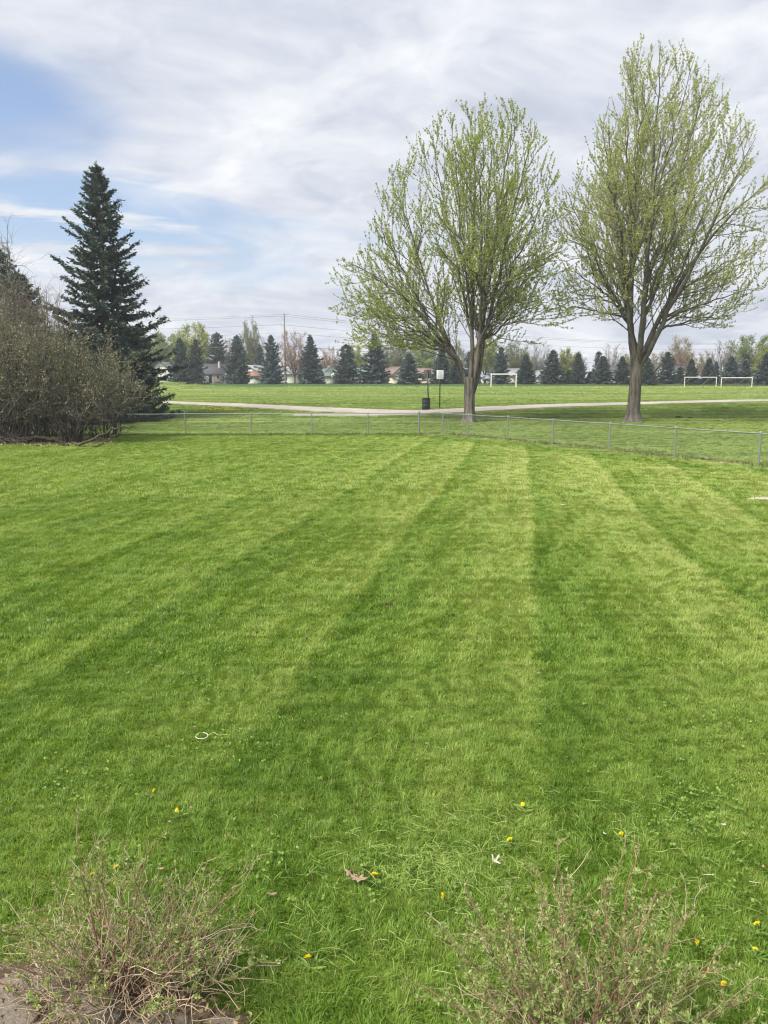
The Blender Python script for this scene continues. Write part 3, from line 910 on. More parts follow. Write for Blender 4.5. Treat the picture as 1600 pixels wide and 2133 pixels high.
# arborvitae pairs
def thuja_mesh(seed):
    rng = np.random.default_rng(seed)
    fo = MB(); n = 2600
    z = rng.random(n) ** 0.9 * 4.0
    a = rng.random(n) * 6.28
    r = 0.55 * (1 - (z / 4.05) ** 2.2) ** 0.6 * (0.8 + 0.25 * rng.random(n))
    P = np.stack([np.cos(a) * r, np.sin(a) * r, z], -1)
    D = np.stack([np.cos(a) * 0.3, np.sin(a) * 0.3, np.ones(n)], -1) + rng.normal(size=(n, 3)) * 0.2
    leaves(fo, P, D, 0.32, 0.14, rng, 0.1)
    tb = MB(); tb.tube([(0, 0, 0), (0, 0, 3.2)], [0.07, 0.02], 6)
    return [tb.mesh('trunk', M['bark2'], True), fo.mesh('foliage', M['thuja'])]
th = thuja_mesh(4)
for cx, ty, lab in ((1174, 773, 'left narrow arborvitae of the first pair beside the tall dense spruce'), (1184, 771, 'right narrow arborvitae of the first pair beside the tall dense spruce'),
                    (1229, 774, 'left narrow arborvitae of the second pair'), (1237, 771, 'right narrow arborvitae of the second pair')):
    p = at(cx, ty, 169.0); zb = Tz(p.x, 169.0)
    place_spruce('arborvitae', th, (p.x, 169.0, zb), (0.95, 0.95, (p.z - zb) / 4.2), lab, 'arborvitae between the far spruces', cx)

# ------------------------------------------------------------------ bare and budding trees behind the row
def broad_meshes(seed, h=12.0, r=4.5, limbs=9, leaf=0.0, fan=1.0, leafmat=None, twigmat=None, lsize=0.28):
    rng = np.random.default_rng(seed)
    tb, tw = MB(), MB()
    fz = h * 0.16
    z = np.linspace(0, fz, 5)
    tb.tube(np.stack([0 * z, 0 * z, z], -1), 0.20 - 0.03 * z / fz, 8, False)
    LP, LD = [], []
    for k in range(limbs):
        az = k * 2.399 + rng.normal() * 0.2
        u = (k + 0.5) / limbs
        zt = h * (0.98 - 0.66 * u ** 1.25); rr = r * (0.25 + 0.75 * u ** 0.5) * fan * (0.8 + 0.3 * rng.random())
        a = np.array((0, 0, fz * (0.8 + 0.2 * rng.random()))); e = np.array((math.cos(az) * rr, math.sin(az) * rr, zt))
        c = np.array((e[0] * 0.6, e[1] * 0.6, a[2] + (e[2] - a[2]) * 0.42))
        P = bez(a, c, e, 8, rng, 0.08)
        tb.tube(P, 0.11 * (1 - np.linspace(0, 1, 9)) + 0.015, 5, False)
        for b in range(13):
            t = 0.2 + 0.8 * (b + rng.random()) / 13
            p, tg = along(P, t)
            d = unit(tg) * 0.6 + unit(rng.normal(size=3)) * 0.7 + np.array((p[0], p[1], 0)) * 0.08 + (0, 0, 0.25)
            ln = (0.9 + 2.4 * (1 - t)) * (0.7 + 0.6 * rng.random()) * h / 12
            B = grow(rng, p, d, ln, 4, 0.08, 0.12)
            tw.tube(B, [0.045, 0.038, 0.03, 0.025, 0.018], 3, False, rng.random())
            for c_ in range(6):
                q, tq = along(B, 0.2 + 0.8 * rng.random())
                S = grow(rng, q, unit(tq) * 0.7 + unit(rng.normal(size=3)) * 0.7 + (0, 0, 0.3), (0.5 + 0.8 * rng.random()) * h / 12, 3, 0.08, 0.1)
                tw.tube(S, [0.026, 0.022, 0.018, 0.012], 3, False, rng.random())
                LP.append(S[1:]); LD.append(S[1:] - S[:-1])
    P = np.concatenate(LP); D = np.concatenate(LD)
    out = [tb.mesh('trunk', twigmat, True), tw.mesh('branches', twigmat)]
    if leaf > 0:
        lv = MB(); m = int(len(P) * leaf)
        ii = rng.integers(0, len(P), m)
        n = m
        leaves(lv, P[ii] + rng.normal(size=(n, 3)) * 0.22, unit(rng.normal(size=(n, 3))) + D[ii] * 0.4, lsize * (0.6 + 0.8 * rng.random(n)), lsize * 0.6, rng, 0.2)
        out.append(lv.mesh('leaves', leafmat))
    return out
M['twig_grey'] = m_plain('pale_grey_twigs', (0.20, 0.185, 0.165), 0.2, 0.6, 0.9, 0.1)
M['twig_olive'] = m_plain('olive_twigs', (0.15, 0.145, 0.095), 0.2, 0.6, 0.9, 0.1)
M['twig_pink'] = m_plain('pinkish_twigs', (0.23, 0.165, 0.14), 0.2, 0.6, 0.9, 0.1)
M['twig_red'] = m_plain('red_brown_twigs', (0.20, 0.11, 0.085), 0.2, 0.6, 0.9, 0.1)
M['lf_yellow'] = m_leaf('yellow_green_catkins', (0.17, 0.20, 0.05), (0.27, 0.30, 0.085), (0.34, 0.36, 0.12), 0.35)
M['lf_olive'] = m_leaf('olive_buds', (0.13, 0.15, 0.06), (0.19, 0.21, 0.085), (0.24, 0.25, 0.11), 0.3)
M['lf_green'] = m_leaf('fresh_green_buds', (0.14, 0.19, 0.06), (0.20, 0.27, 0.08), (0.26, 0.33, 0.11), 0.35)
M['lf_pink'] = m_leaf('pinkish_buds', (0.24, 0.17, 0.13), (0.34, 0.255, 0.20), (0.42, 0.34, 0.27), 0.3)
M['lf_red'] = m_leaf('red_brown_buds', (0.16, 0.085, 0.06), (0.22, 0.125, 0.09), (0.27, 0.17, 0.12), 0.3)
M['lf_tan'] = m_leaf('tan_buds', (0.22, 0.18, 0.11), (0.30, 0.25, 0.15), (0.37, 0.32, 0.2), 0.3)
KIND = {
    'yellow': broad_meshes(61, 12, 4.6, 14, 4.5, 1.0, M['lf_yellow'], M['twig_olive'], 0.34),
    'olive': broad_meshes(62, 12, 4.2, 14, 3.0, 0.9, M['lf_olive'], M['twig_olive'], 0.25),
    'green': broad_meshes(63, 12, 5.0, 14, 3.6, 1.0, M['lf_green'], M['twig_olive'], 0.32),
    'pink': broad_meshes(64, 12, 4.2, 14, 1.4, 1.0, M['lf_pink'], M['twig_pink'], 0.24),
    'grey': broad_meshes(65, 12, 4.2, 15, 0.0, 1.0, None, M['twig_grey']),
    'red': broad_meshes(66, 12, 5.2, 13, 2.2, 1.1, M['lf_red'], M['twig_red'], 0.26),
    'tan': broad_meshes(67, 12, 4.2, 14, 2.4, 0.9, M['lf_tan'], M['twig_grey'], 0.26),
}
BROAD = [  # centre x, top y, half width, distance, kind, label
    (318, 692, 36, 205, 'green', 'pale green tree half hidden behind the tall left spruce'),
    (352, 700, 32, 212, 'yellow', 'yellow green budding tree behind white gable by the berm'),
    (402, 678, 40, 206, 'yellow', 'tallest yellow green budding tree left of the flue house'),
    (470, 706, 22, 214, 'pink', 'small pale bare tree between flue house spruces'),
    (521, 672, 28, 210, 'olive', 'tall sparse olive tree behind the red roofed garage'),
    (545, 700, 22, 225, 'grey', 'grey bare tree behind the ragged spruce left of the pole'),
    (612, 688, 34, 172, 'pink', 'pinkish bare tree standing right beside the utility pole'),
    (685, 722, 27, 205, 'pink', 'pinkish bare tree behind the first green roofed house'),
    (690, 748, 18, 190, 'red', 'low red brown thicket in front of the pinkish bare tree'),
    (738, 722, 24, 208, 'yellow', 'yellow green tree between the two green roofed houses'),
    (820, 706, 36, 206, 'olive', 'olive tree behind the brown roofed house'),
    (880, 700, 36, 210, 'green', 'fresh green tree behind the leaning grey sign'),
    (945, 712, 30, 212, 'olive', 'olive tree behind the white park sign spruce'),
    (1012, 700, 26, 190, 'yellow', 'pale yellow tree between left maple trunk and nearest goal'),
    (1075, 712, 30, 205, 'olive', 'olive tree behind the nearest goal'),
    (1125, 712, 30, 208, 'grey', 'grey bare tree behind the grey shed'),
    (1181, 728, 22, 205, 'yellow', 'yellow green tree behind the first arborvitae pair'),
    (1200, 735, 24, 215, 'tan', 'tan tree behind the spruce between arborvitae pairs'),
    (1278, 716, 26, 204, 'grey', 'grey bare tree left of the right maple trunk'),
    (1372, 735, 24, 208, 'tan', 'tan tree just right of the right maple trunk'),
    (1420, 704, 34, 212, 'tan', 'tall tan budding tree behind the netless goal'),
    (1424, 738, 24, 192, 'red', 'red brown tree in front of the tall tan one'),
    (1470, 734, 22, 205, 'tan', 'low tan tree behind right post of netless goal'),
    (1512, 706, 30, 200, 'grey', 'spreading grey bare tree behind the netted goal'),
    (1568, 700, 40, 208, 'green', 'large pale green tree beyond the netted goal'),
    (1606, 722, 30, 192, 'yellow', 'yellow olive tree at the far right edge'),
    (1100, 740, 40, 235, 'olive', 'low olive tree farthest back behind the nearest goal'),
    (1320, 738, 40, 235, 'olive', 'low olive tree hidden behind the right maple trunk'),
    (650, 735, 40, 235, 'grey', 'low grey bare tree behind the wide blue spruce'),
]
for cx, ty, hw, Yd, k, lab in BROAD:
    tip = at(cx, ty, Yd); zb = Tz(tip.x, Yd) - 0.1
    rr = hw / 1600 * Yd
    e = place_spruce({'grey': 'bare_tree', 'pink': 'bare_tree'}.get(k, 'budding_tree'), KIND[k], (tip.x, Yd, zb), (rr / 3.9, rr / 3.9, (tip.z - zb) / 12.2), lab, 'leafless and budding trees behind the far row', rng.random() * 6.28)

# ------------------------------------------------------------------ chain-link fence
fence_c = at(873, 899, 43.2)
CORNER = (fence_c.x, 43.2)
R_END = (15.3, 22.4)
def fence_pts():
    left = [CORNER]
    for px in (767, 650, 524, 387, 240, 82, -88, -270):
        Yl = 43.2 - (873 - px) * 0.0016
        q = at(px, 899, Yl); left.append((q.x, Yl))
    right = [CORNER]
    for px, py in ((922, 905), (975, 910), (1057, 917.5), (1151, 927), (1268.5, 938.5), (1405, 953.5), (1580, 972)):
        q = ground(px, py); right.append((q.x, q.y))
    dxy = np.array(right[-1]) - np.array(right[-2])
    right.append(tuple(np.array(right[-1]) + dxy)); right.append(tuple(np.array(right[-1]) + dxy))
    return left, right
FL, FR = fence_pts()
fence = empty('chain_link_fence', (CORNER[0], CORNER[1], Tz(*CORNER)), 'low grey chain link fence cornering between the lawn and the park', 'fence')
fo_ = np.array(fence.location)
FH = 1.20
post_mb = MB(); post_mb.tube([(0, 0, -0.3), (0, 0, FH)], [0.031, 0.031], 10, False)
cap_mb = MB(); cap_mb.lathe([(0.036, FH - 0.03), (0.037, FH + 0.02), (0.028, FH + 0.045), (0.002, FH + 0.055)], 10)
post_me, cap_me = post_mb.mesh('post', M['steel'], True), cap_mb.mesh('post_cap', M['steel'], True)
def add_post(x, y, thick=1.0):
    o = bpy.data.objects.new('post', post_me); link(o, fence)
    o.location = (x - fo_[0], y - fo_[1], Tz(x, y) - fo_[2]); o.scale = (thick, thick, 1 + (thick - 1) * 0.12)
    o.rotation_euler = (random.uniform(-0.012, 0.012), random.uniform(-0.012, 0.012), 0)
    c = bpy.data.objects.new('post_cap', cap_me); link(c, o)
random.seed(4)
def wire_mesh_bay(a, b):
    a = np.array((a[0], a[1], Tz(*a))) - fo_; b = np.array((b[0], b[1], Tz(*b))) - fo_
    Lb = np.linalg.norm(b[:2] - a[:2]); u = (b - a) / Lb
    mb = MB(); pitch = 0.075; nz = 32
    zz = np.linspace(0.03, FH - 0.03, nz + 1)
    m = int(Lb / pitch)
    k = 3; r = 0.0034
    for q in range(m):
        off = np.where(np.arange(nz + 1) % 2 == 0, 0.0, pitch) + q * pitch
        P = a[None] + u[None] * off[:, None] + np.array((0, 0, 1.0))[None] * zz[:, None]
        P[:, 0] += -u[1] * 0.003 * np.where(np.arange(nz + 1) % 2, 1, -1); P[:, 1] += u[0] * 0.003 * np.where(np.arange(nz + 1) % 2, 1, -1)
        mb.tube(P, r, 3, False)
    return mb.obj('wire_mesh', M['wire'], fence)
def rail(a, b):
    a = Vector((a[0], a[1], Tz(*a) + FH - 0.015)) - fence.location; b = Vector((b[0], b[1], Tz(*b) + FH - 0.015)) - fence.location
    mb = MB(); mid = (a + b) / 2 - Vector((0, 0, 0.008)); mb.tube([a, mid, b], 0.022, 8, True)
    mb.obj('top_rail', M['steel'], fence, smooth=True)
add_post(CORNER[0], CORNER[1], 1.45)
for run in (FL, FR):
    for a, b in zip(run[:-1], run[1:]):
        add_post(b[0], b[1]); rail(a, b); wire_mesh_bay(a, b)
# old buds and tendrils caught along the right top rail
rng = np.random.default_rng(9)
mb = MB()
PA, DA = [], []
for a, b in zip(FR[:-1], FR[1:]):
    for q in range(70):
        t = rng.random()
        x, y = a[0] + (b[0] - a[0]) * t, a[1] + (b[1] - a[1]) * t
        if math.sin(x * 5.1) + math.sin(y * 2.3 + 1) + rng.normal() * 0.6 < 0.2: continue
        PA.append((x - fo_[0] + rng.normal() * 0.02, y - fo_[1] + rng.normal() * 0.02, Tz(x, y) - fo_[2] + FH + 0.005)); DA.append(rng.normal(size=3) + (0, 0, 0.5))
M['dead_leaf'] = m_leaf('fallen_leaves', (0.13, 0.09, 0.045), (0.29, 0.22, 0.12), (0.46, 0.39, 0.25), 0.2)
M['dead_bud'] = m_leaf('dried_buds', (0.12, 0.05, 0.03), (0.22, 0.10, 0.06), (0.3, 0.2, 0.12), 0.1)
leaves(mb, np.array(PA), np.array(DA), 0.07, 0.03, rng, 0.2)
mb.obj('dried_buds', M['dead_bud'], fence, kind='stuff')
# leaf litter along the foot of the fence
mb = MB(); PA, DA = [], []
def litter_run(run, n, spread, off):
    for a, b in zip(run[:-1], run[1:]):
        a_, b_ = np.array(a), np.array(b); u = unit(b_ - a_); nn = np.array((-u[1], u[0]))
        if nn[1] < 0: nn = -nn
        t = rng.random(n); s = off + np.abs(rng.normal(size=n)) * spread * np.sign(rng.random(n) - 0.25)
        q = a_ + (b_ - a_) * t[:, None] + nn * s[:, None]
        q = q[np.sin(q[:, 0] * 3.1) + np.sin(q[:, 0] * 7.7 + 1) + rng.normal(size=n) > -0.3]; n_ = len(q)
        PA.append(np.column_stack([q, T(q[:, 0], q[:, 1]) + 0.03 + 0.04 * rng.random(n_)]))
        DA.append(np.column_stack([rng.normal(size=(n_, 2)), rng.normal(size=n_) * 0.35]))
litter_run(FR, 420, 0.36, 0.16); litter_run(FL, 110, 0.16, 0.05)
PA, DA = np.concatenate(PA), np.concatenate(DA); n = len(PA)
leaves(mb, PA, DA, 0.05 + 0.06 * rng.random(n), 0.05, rng, 0.3)
wd = MB(); WP, WD = [], []
for run, n_ in ((FL, 240), (FR, 170)):
    for a, b in zip(run[:-1], run[1:]):
        t = rng.random(n_); t = t[np.sin(t * 9 + a[0]) + rng.normal(size=n_) * 0.7 > -0.2]; m_ = len(t)
        q = np.array(a) + (np.array(b) - np.array(a)) * t[:, None] + rng.normal(size=(m_, 2)) * 0.07
        WP.append(np.column_stack([q, T(q[:, 0], q[:, 1])])); WD.append(np.column_stack([rng.normal(size=(m_, 2)) * 0.5, np.ones(m_)]))
WP, WD = np.concatenate(WP), np.concatenate(WD)
M['weed'] = m_leaf('uncut_grass', (0.05, 0.10, 0.02), (0.10, 0.17, 0.035), (0.2, 0.24, 0.08), 0.3)
leaves(wd, WP, WD, 0.08 + 0.13 * rng.random(len(WP)), 0.022, rng, 0.2)
tag(wd.obj('fence_weeds', M['weed']), 'uncut grass and weeds standing along the fence foot', 'weeds', kind='stuff')
tag(mb.obj('fallen_leaves', M['dead_leaf']), 'brown fallen leaves gathered along the foot of the fence', 'leaves', kind='stuff')

# ------------------------------------------------------------------ thicket on the left
M['shrub_stem'] = m_bark('shrub_bark', (0.035, 0.030, 0.024), (0.095, 0.083, 0.068), 12)
M['shrub_twig'] = m_plain('shrub_twigs', (0.135, 0.12, 0.10), 0.28, 2.0, 0.9, 0.1)
M['shrub_leaf'] = m_leaf('pale_young_leaves', (0.12, 0.15, 0.055), (0.27, 0.29, 0.145), (0.80, 0.77, 0.62), 0.35)
M['shrub_green'] = m_leaf('green_undergrowth', (0.07, 0.085, 0.025), (0.125, 0.15, 0.045), (0.20, 0.22, 0.08), 0.35)
M['willow_twig'] = m_plain('grey_willow_twigs', (0.21, 0.18, 0.15), 0.22, 2.0, 0.9, 0.1)
def shrub(name, loc, label, stems, height, spread, seed, leafmat, twigmat, n2=9, n3=6, leaf=3, lsz=0.07, lean=(0, 0), clear=0.0, az_rng=None, group=None, base_r=0.35, top_only=0.0, r_stem=0.035, dome=0.4):
    rng = np.random.default_rng(seed)
    root = empty(name, loc, label, 'shrub', group)
    st, tw, lv = MB(), MB(), MB()
    LP, LD = [], []
    for k in range(stems):
        az = rng.random() * 6.28 if az_rng is None else az_rng[0] + (az_rng[1] - az_rng[0]) * rng.random()
        u = rng.random() ** 0.65
        b = np.array((math.cos(az) * base_r * rng.random(), math.sin(az) * base_r * rng.random(), -0.04))
        hh = height * (1 - dome * u * u) * (0.66 + 0.42 * rng.random())
        e = np.array((math.cos(az) * spread * u + lean[0], math.sin(az) * spread * u * 0.75 + lean[1], hh))
        c = np.array((b[0] * 0.62 + e[0] * 0.38 + rng.normal() * 0.25, b[1] * 0.62 + e[1] * 0.38 + rng.normal() * 0.25, hh * (0.5 + 0.25 * rng.random())))
        P = bez(b, c, e, 9, rng, 0.085)
        r0 = r_stem * (0.6 + 0.7 * rng.random()) * hh / height
        st.tube(P, r0 * (1 - np.linspace(0, 1, 10)) ** 0.8 + 0.006, 5, False)
        for q in range(n2):
            t = max(0.18, clear) + (0.8 - max(0, clear - 0.18)) * (q + rng.random()) / n2
            p, tg = along(P, t)
            d = unit(tg) * 0.55 + unit(rng.normal(size=3)) * 0.85 + (0, 0, 0.1)
            ln = height * (0.10 + 0.20 * (1 - t)) * (0.6 + 0.8 * rng.random())
            B = grow(rng, p, d, ln, 5, 0.04, 0.17)
            tw.tube(B, [0.013, 0.012, 0.010, 0.008, 0.006, 0.005], 3, False, rng.random())
            for c3 in range(n3):
                q3, tq = along(B, 0.1 + 0.9 * rng.random())
                S = grow(rng, q3, unit(tq) * 0.55 + unit(rng.normal(size=3)) * 0.85 + (0, 0, 0.08), height * (0.04 + 0.08 * rng.random()), 3, 0.05, 0.12)
                tw.tube(S, [0.009, 0.008, 0.006, 0.004], 3, False, rng.random())
                if leaf and S[-1][2] > height * top_only * rng.random():
                    i = rng.integers(0, 3, leaf); f = rng.random(leaf)[:, None]
                    LP.append(S[i] * (1 - f) + S[i + 1] * f); LD.append(S[i + 1] - S[i] + rng.normal(size=(leaf, 3)) * 0.12)
    st.obj('stems', M['shrub_stem'], root, smooth=True, kind='stuff')
    tw.obj('twigs', twigmat, root, kind='stuff')
    if LP:
        P = np.concatenate(LP); D = np.concatenate(LD); n = len(P)
        leaves(lv, P, D, lsz * (0.6 + 0.8 * rng.random(n)), lsz * 0.5, rng, 0.2)
        lv.obj('leaves', leafmat, root, kind='stuff')
    return root
s0 = ground(150, 924)
SG = 'shrubs of the left thicket'
shrub('spreading_shrub', (s0.x, s0.y, s0.z), 'sprawling grey stemmed shrub with whitish young leaves nearest the lawn', 30, 5.4, 3.9, 31, M['shrub_leaf'], M['shrub_twig'], 10, 6, 2, 0.085, (0.2, 0.3), 0.16, None, SG, 0.4, 0.6, 0.045, 0.55)
q = at(70, 905, 37.5)
shrub('tangled_shrub', (q.x, q.y, Tz(q.x, q.y)), 'brown tangled shrub left of the sprawling one', 34, 6.4, 3.2, 32, M['shrub_leaf'], M['shrub_twig'], 10, 7, 2, 0.075, (0, 0), 0.1, None, SG, 1.2, 0.5, 0.04, 0.35)
q = at(-25, 905, 37.0)
shrub('tangled_shrub', (q.x, q.y, Tz(q.x, q.y)), 'dense brown shrub cut by the left edge of the picture', 34, 6.6, 3.0, 33, M['shrub_leaf'], M['shrub_twig'], 10, 7, 2, 0.075, (0, 0), 0.05, None, SG, 1.3, 0.4, 0.04, 0.3)
q = at(216, 892, 40.5)
shrub('tangled_shrub', (q.x, q.y, Tz(q.x, q.y)), 'rounded pale leaved shrub at right end of thicket against fence', 26, 4.9, 2.8, 34, M['shrub_leaf'], M['shrub_twig'], 10, 6, 2, 0.09, (0.3, 0), 0.1, None, SG, 0.9, 0.3, 0.035, 0.45)
q = at(110, 890, 41.3)
shrub('green_shrub', (q.x, q.y, Tz(q.x, q.y)), 'green leafed undergrowth behind the sprawling shrub', 30, 5.4, 2.9, 35, M['shrub_green'], M['shrub_twig'], 11, 7, 5, 0.115, (0, 0), 0.0, None, SG, 1.4, 0.0, 0.035, 0.3)
q = at(5, 890, 41.0)
shrub('green_shrub', (q.x, q.y, Tz(q.x, q.y)), 'green leafed undergrowth at the left edge behind brown shrubs', 30, 5.8, 2.7, 36, M['shrub_green'], M['shrub_twig'], 11, 7, 5, 0.115, (0, 0), 0.0, None, SG, 1.4, 0.0, 0.035, 0.25)
# tall whippy bare stems above the thicket
q = at(62, 880, 44.8)
shrub('bare_willow', (q.x, q.y, Tz(q.x, q.y)), 'whippy bare stems rising above the thicket left of tall spruce', 22, 10.8, 1.9, 37, None, M['willow_twig'], 9, 5, 0, 0.05, (-0.1, 0), 0.45, None, SG, 0.6, 0, 0.05, 0.35)
q = at(112, 880, 46.3)
shrub('bare_willow', (q.x, q.y, Tz(q.x, q.y)), 'shorter bare stems touching left side of the tall spruce', 13, 8.6, 1.4, 38, None, M['willow_twig'], 8, 4, 0, 0.05, (0.2, 0), 0.45, None, SG, 0.6, 0, 0.045, 0.35)
q = at(-12, 880, 46)
shrub('bare_willow', (q.x, q.y, Tz(q.x, q.y)), 'tall bare budding stems at the left edge of the picture', 16, 11.8, 1.3, 39, M['shrub_leaf'], M['willow_twig'], 9, 6, 1, 0.06, (0, 0), 0.4, None, SG, 0.6, 0, 0.055, 0.3)
# pines behind
def pine(loc, h, r, seed, label):
    rng = np.random.default_rng(seed)
    root = empty('pine_tree', loc, label, 'tree')
    tb, fo = MB(), MB()
    z = np.linspace(0, h, 8)
    tb.tube(np.stack([0 * z, 0 * z, z], -1), 0.16 * (1 - z / h) + 0.03, 8, False)
    P, D, S = [], [], []
    for w in range(20):
        f = 0.12 + 0.86 * w / 20
        for b in range(7):
            az = rng.random() * 6.28
            L = (r * (1 - f) ** 0.55 + 0.3) * (0.75 + 0.4 * rng.random())
            B = grow(rng, (0, 0, f * h), (math.cos(az), math.sin(az), 0.1), L, 5, 0.07, 0.08)
            tb.tube(B, [0.04, 0.03, 0.025, 0.02, 0.015, 0.01], 4, False)
            for q in range(16):
                p, tg = along(B, 0.3 + 0.7 * rng.random())
                p = p + rng.normal(size=3) * 0.18
                m = 13
                P.append(np.repeat(p[None], m, 0)); D.append(unit(rng.normal(size=(m, 3))) + unit(tg) * 0.5 + (0, 0, 0.45)); S.append(np.full(m, 0.20))
    leaves(fo, np.concatenate(P), np.concatenate(D), np.concatenate(S), 0.03, rng, 0.1)
    tb.obj('trunk', M['bark2'], root, smooth=True); fo.obj('foliage', M['pine'], root, kind='stuff')
q = at(12, 860, 49.5)
pine((q.x, q.y, Tz(q.x, q.y)), 11.3, 2.9, 51, 'soft green pine behind the thicket at the left edge')
q = at(60, 860, 52.5)
place_spruce('spruce_tree', sm, (q.x, q.y, Tz(q.x, q.y)), (1.3, 1.3, 1.5), 'dark spruce behind the thicket between pine and tall spruce', None, 2.0)
q = at(150, 860, 53.0)
place_spruce('spruce_tree', sm, (q.x, q.y, Tz(q.x, q.y)), (1.4, 1.3, 0.95), 'low dark spruce filling behind thicket left of the tall spruce', None, 4.0)

# fallen log leaning into the sprawling shrub
M['log'] = m_bark('wet_dark_bark', (0.016, 0.013, 0.010), (0.042, 0.035, 0.028), 9)
def log_tube(name, pts, r, label, k=10, mat=None, cat='log'):
    P = smooth_line(pts, 5); rng = np.random.default_rng(len(pts) * 7)
    P[1:-1] += rng.normal(size=P[1:-1].shape) * 0.035
    t = np.linspace(0, 1, len(P))
    ph = rng.random(3) * 6
    mb = MB(); mb.tube(P, r[0] * (1 - t) + r[1] * t, k, True, 0.5, lambda f, a: 1 + 0.10 * np.sin(3 * a + ph[0] + f * 4) + 0.06 * np.sin(5 * a + f * 9 + ph[1]))
    o = mb.obj(name, mat or M['shrub_stem'], smooth=True)
    return tag(o, label, cat)
a = at(28, 915, 36.6); b = at(75, 905, 36.0); c = at(112, 907, 35.6); d = at(142, 921, 35.2)
log_tube('fallen_log', [(a.x, a.y, 0.16), (b.x, b.y, 0.36), (c.x, c.y, 0.32), (d.x, d.y, 0.06)], (0.105, 0.065), 'dark crooked fallen log leading into base of the sprawling shrub', 10, M['log'])
a = at(172, 919, 35.0); b = at(232, 893, 35.4); c = at(278, 886, 35.8)
log_tube('trailing_bough', [(s0.x, s0.y, 0.06), (a.x, a.y, 0.16), (b.x, b.y, 0.78), (c.x, c.y, 0.92)], (0.085, 0.02), 'low grey bough trailing right from the sprawling shrub over the lawn', 8, None, 'branch')
a = at(195, 922, 34.6); b = at(232, 900, 34.8)
log_tube('trailing_bough', [(s0.x + 0.2, s0.y, 0.04), (a.x, a.y, 0.04), (b.x, b.y, 0.5), (b.x + 0.9, b.y, 0.85)], (0.05, 0.012), 'thin lower bough trailing near the ground from the sprawling shrub', 6, None, 'branch')
# dry brush heap and dead leaves under the thicket
rng = np.random.default_rng(91)
mb = MB()
for k in range(330):
    q = at(-60 + 120 * rng.random(), 918, 36.0 + 2.6 * rng.random())
    S = grow(rng, (q.x, q.y, 0.05 + 0.5 * rng.random() ** 2), rng.normal(size=3) * (1, 1, 0.35) + (0, 0, 0.1), 0.5 + 1.1 * rng.random(), 4, 0, 0.25)
    S[:, 2] = np.maximum(S[:, 2], 0.02)
    mb.tube(S, [0.014, 0.012, 0.010, 0.008, 0.005], 3, False, rng.random())
tag(mb.obj('brush_heap', M['shrub_twig']), 'heap of dry dead brush at foot of thicket by left edge', 'brush', kind='stuff')
mb = MB(); n = 2200
pxs = -90 + 330 * rng.random(n); 
yy = 35.5 + 6.2 * rng.random(n) ** 1.6 + 0.5 * np.sin(pxs * 0.05) + np.clip((pxs - 150) / 60, 0, 2) * 1.2
xx = (pxs - 800) / 1600 * yy
leaves(mb, np.column_stack([xx, yy, T(xx, yy) + 0.03 + 0.05 * rng.random(n)]), np.column_stack([rng.normal(size=(n, 2)), rng.normal(size=n) * 0.3]), 0.07 + 0.06 * rng.random(n), 0.06, rng, 0.3)
tag(mb.obj('dead_leaves', M['dead_leaf']), 'brown dead leaves covering the ground under the left thicket', 'leaves', kind='stuff')

# ------------------------------------------------------------------ houses
M['siding_white'] = m_plain('white_siding', (0.70, 0.69, 0.64), 0.04, 1, 0.7, 0.2)
M['siding_cream'] = m_plain('cream_siding', (0.66, 0.59, 0.46), 0.04, 1, 0.7, 0.2)
M['siding_tan'] = m_plain('tan_siding', (0.42, 0.38, 0.33), 0.05, 1, 0.7, 0.2)
M['siding_pink'] = m_plain('pinkish_siding', (0.52, 0.43, 0.37), 0.05, 1, 0.7, 0.2)
M['siding_grey'] = m_plain('grey_siding', (0.40, 0.41, 0.41), 0.05, 1, 0.7, 0.2)
M['roof_dark'] = m_plain('dark_grey_shingles', (0.085, 0.083, 0.09), 0.2, 2, 0.9, 0.1)
M['roof_grey'] = m_plain('grey_shingles', (0.22, 0.235, 0.26), 0.12, 2, 0.9, 0.1)
M['roof_red'] = m_plain('faded_red_shingles', (0.24, 0.14, 0.105), 0.15, 2, 0.9, 0.1)
M['roof_green'] = m_plain('grey_green_shingles', (0.13, 0.165, 0.15), 0.15, 2, 0.9, 0.1)
M['roof_brown'] = m_plain('rose_brown_shingles', (0.21, 0.15, 0.135), 0.15, 2, 0.9, 0.1)
M['glass'] = m_plain('dark_window_glass', (0.03, 0.035, 0.04), 0.1, 2, 0.15, 0.5)
M['door_or_shade'] = m_plain('dark_door_or_shade', (0.05, 0.045, 0.04), 0.1, 2, 0.6)
M['deck'] = m_plain('brown_deck_wood', (0.13, 0.075, 0.05), 0.2, 2, 0.8)
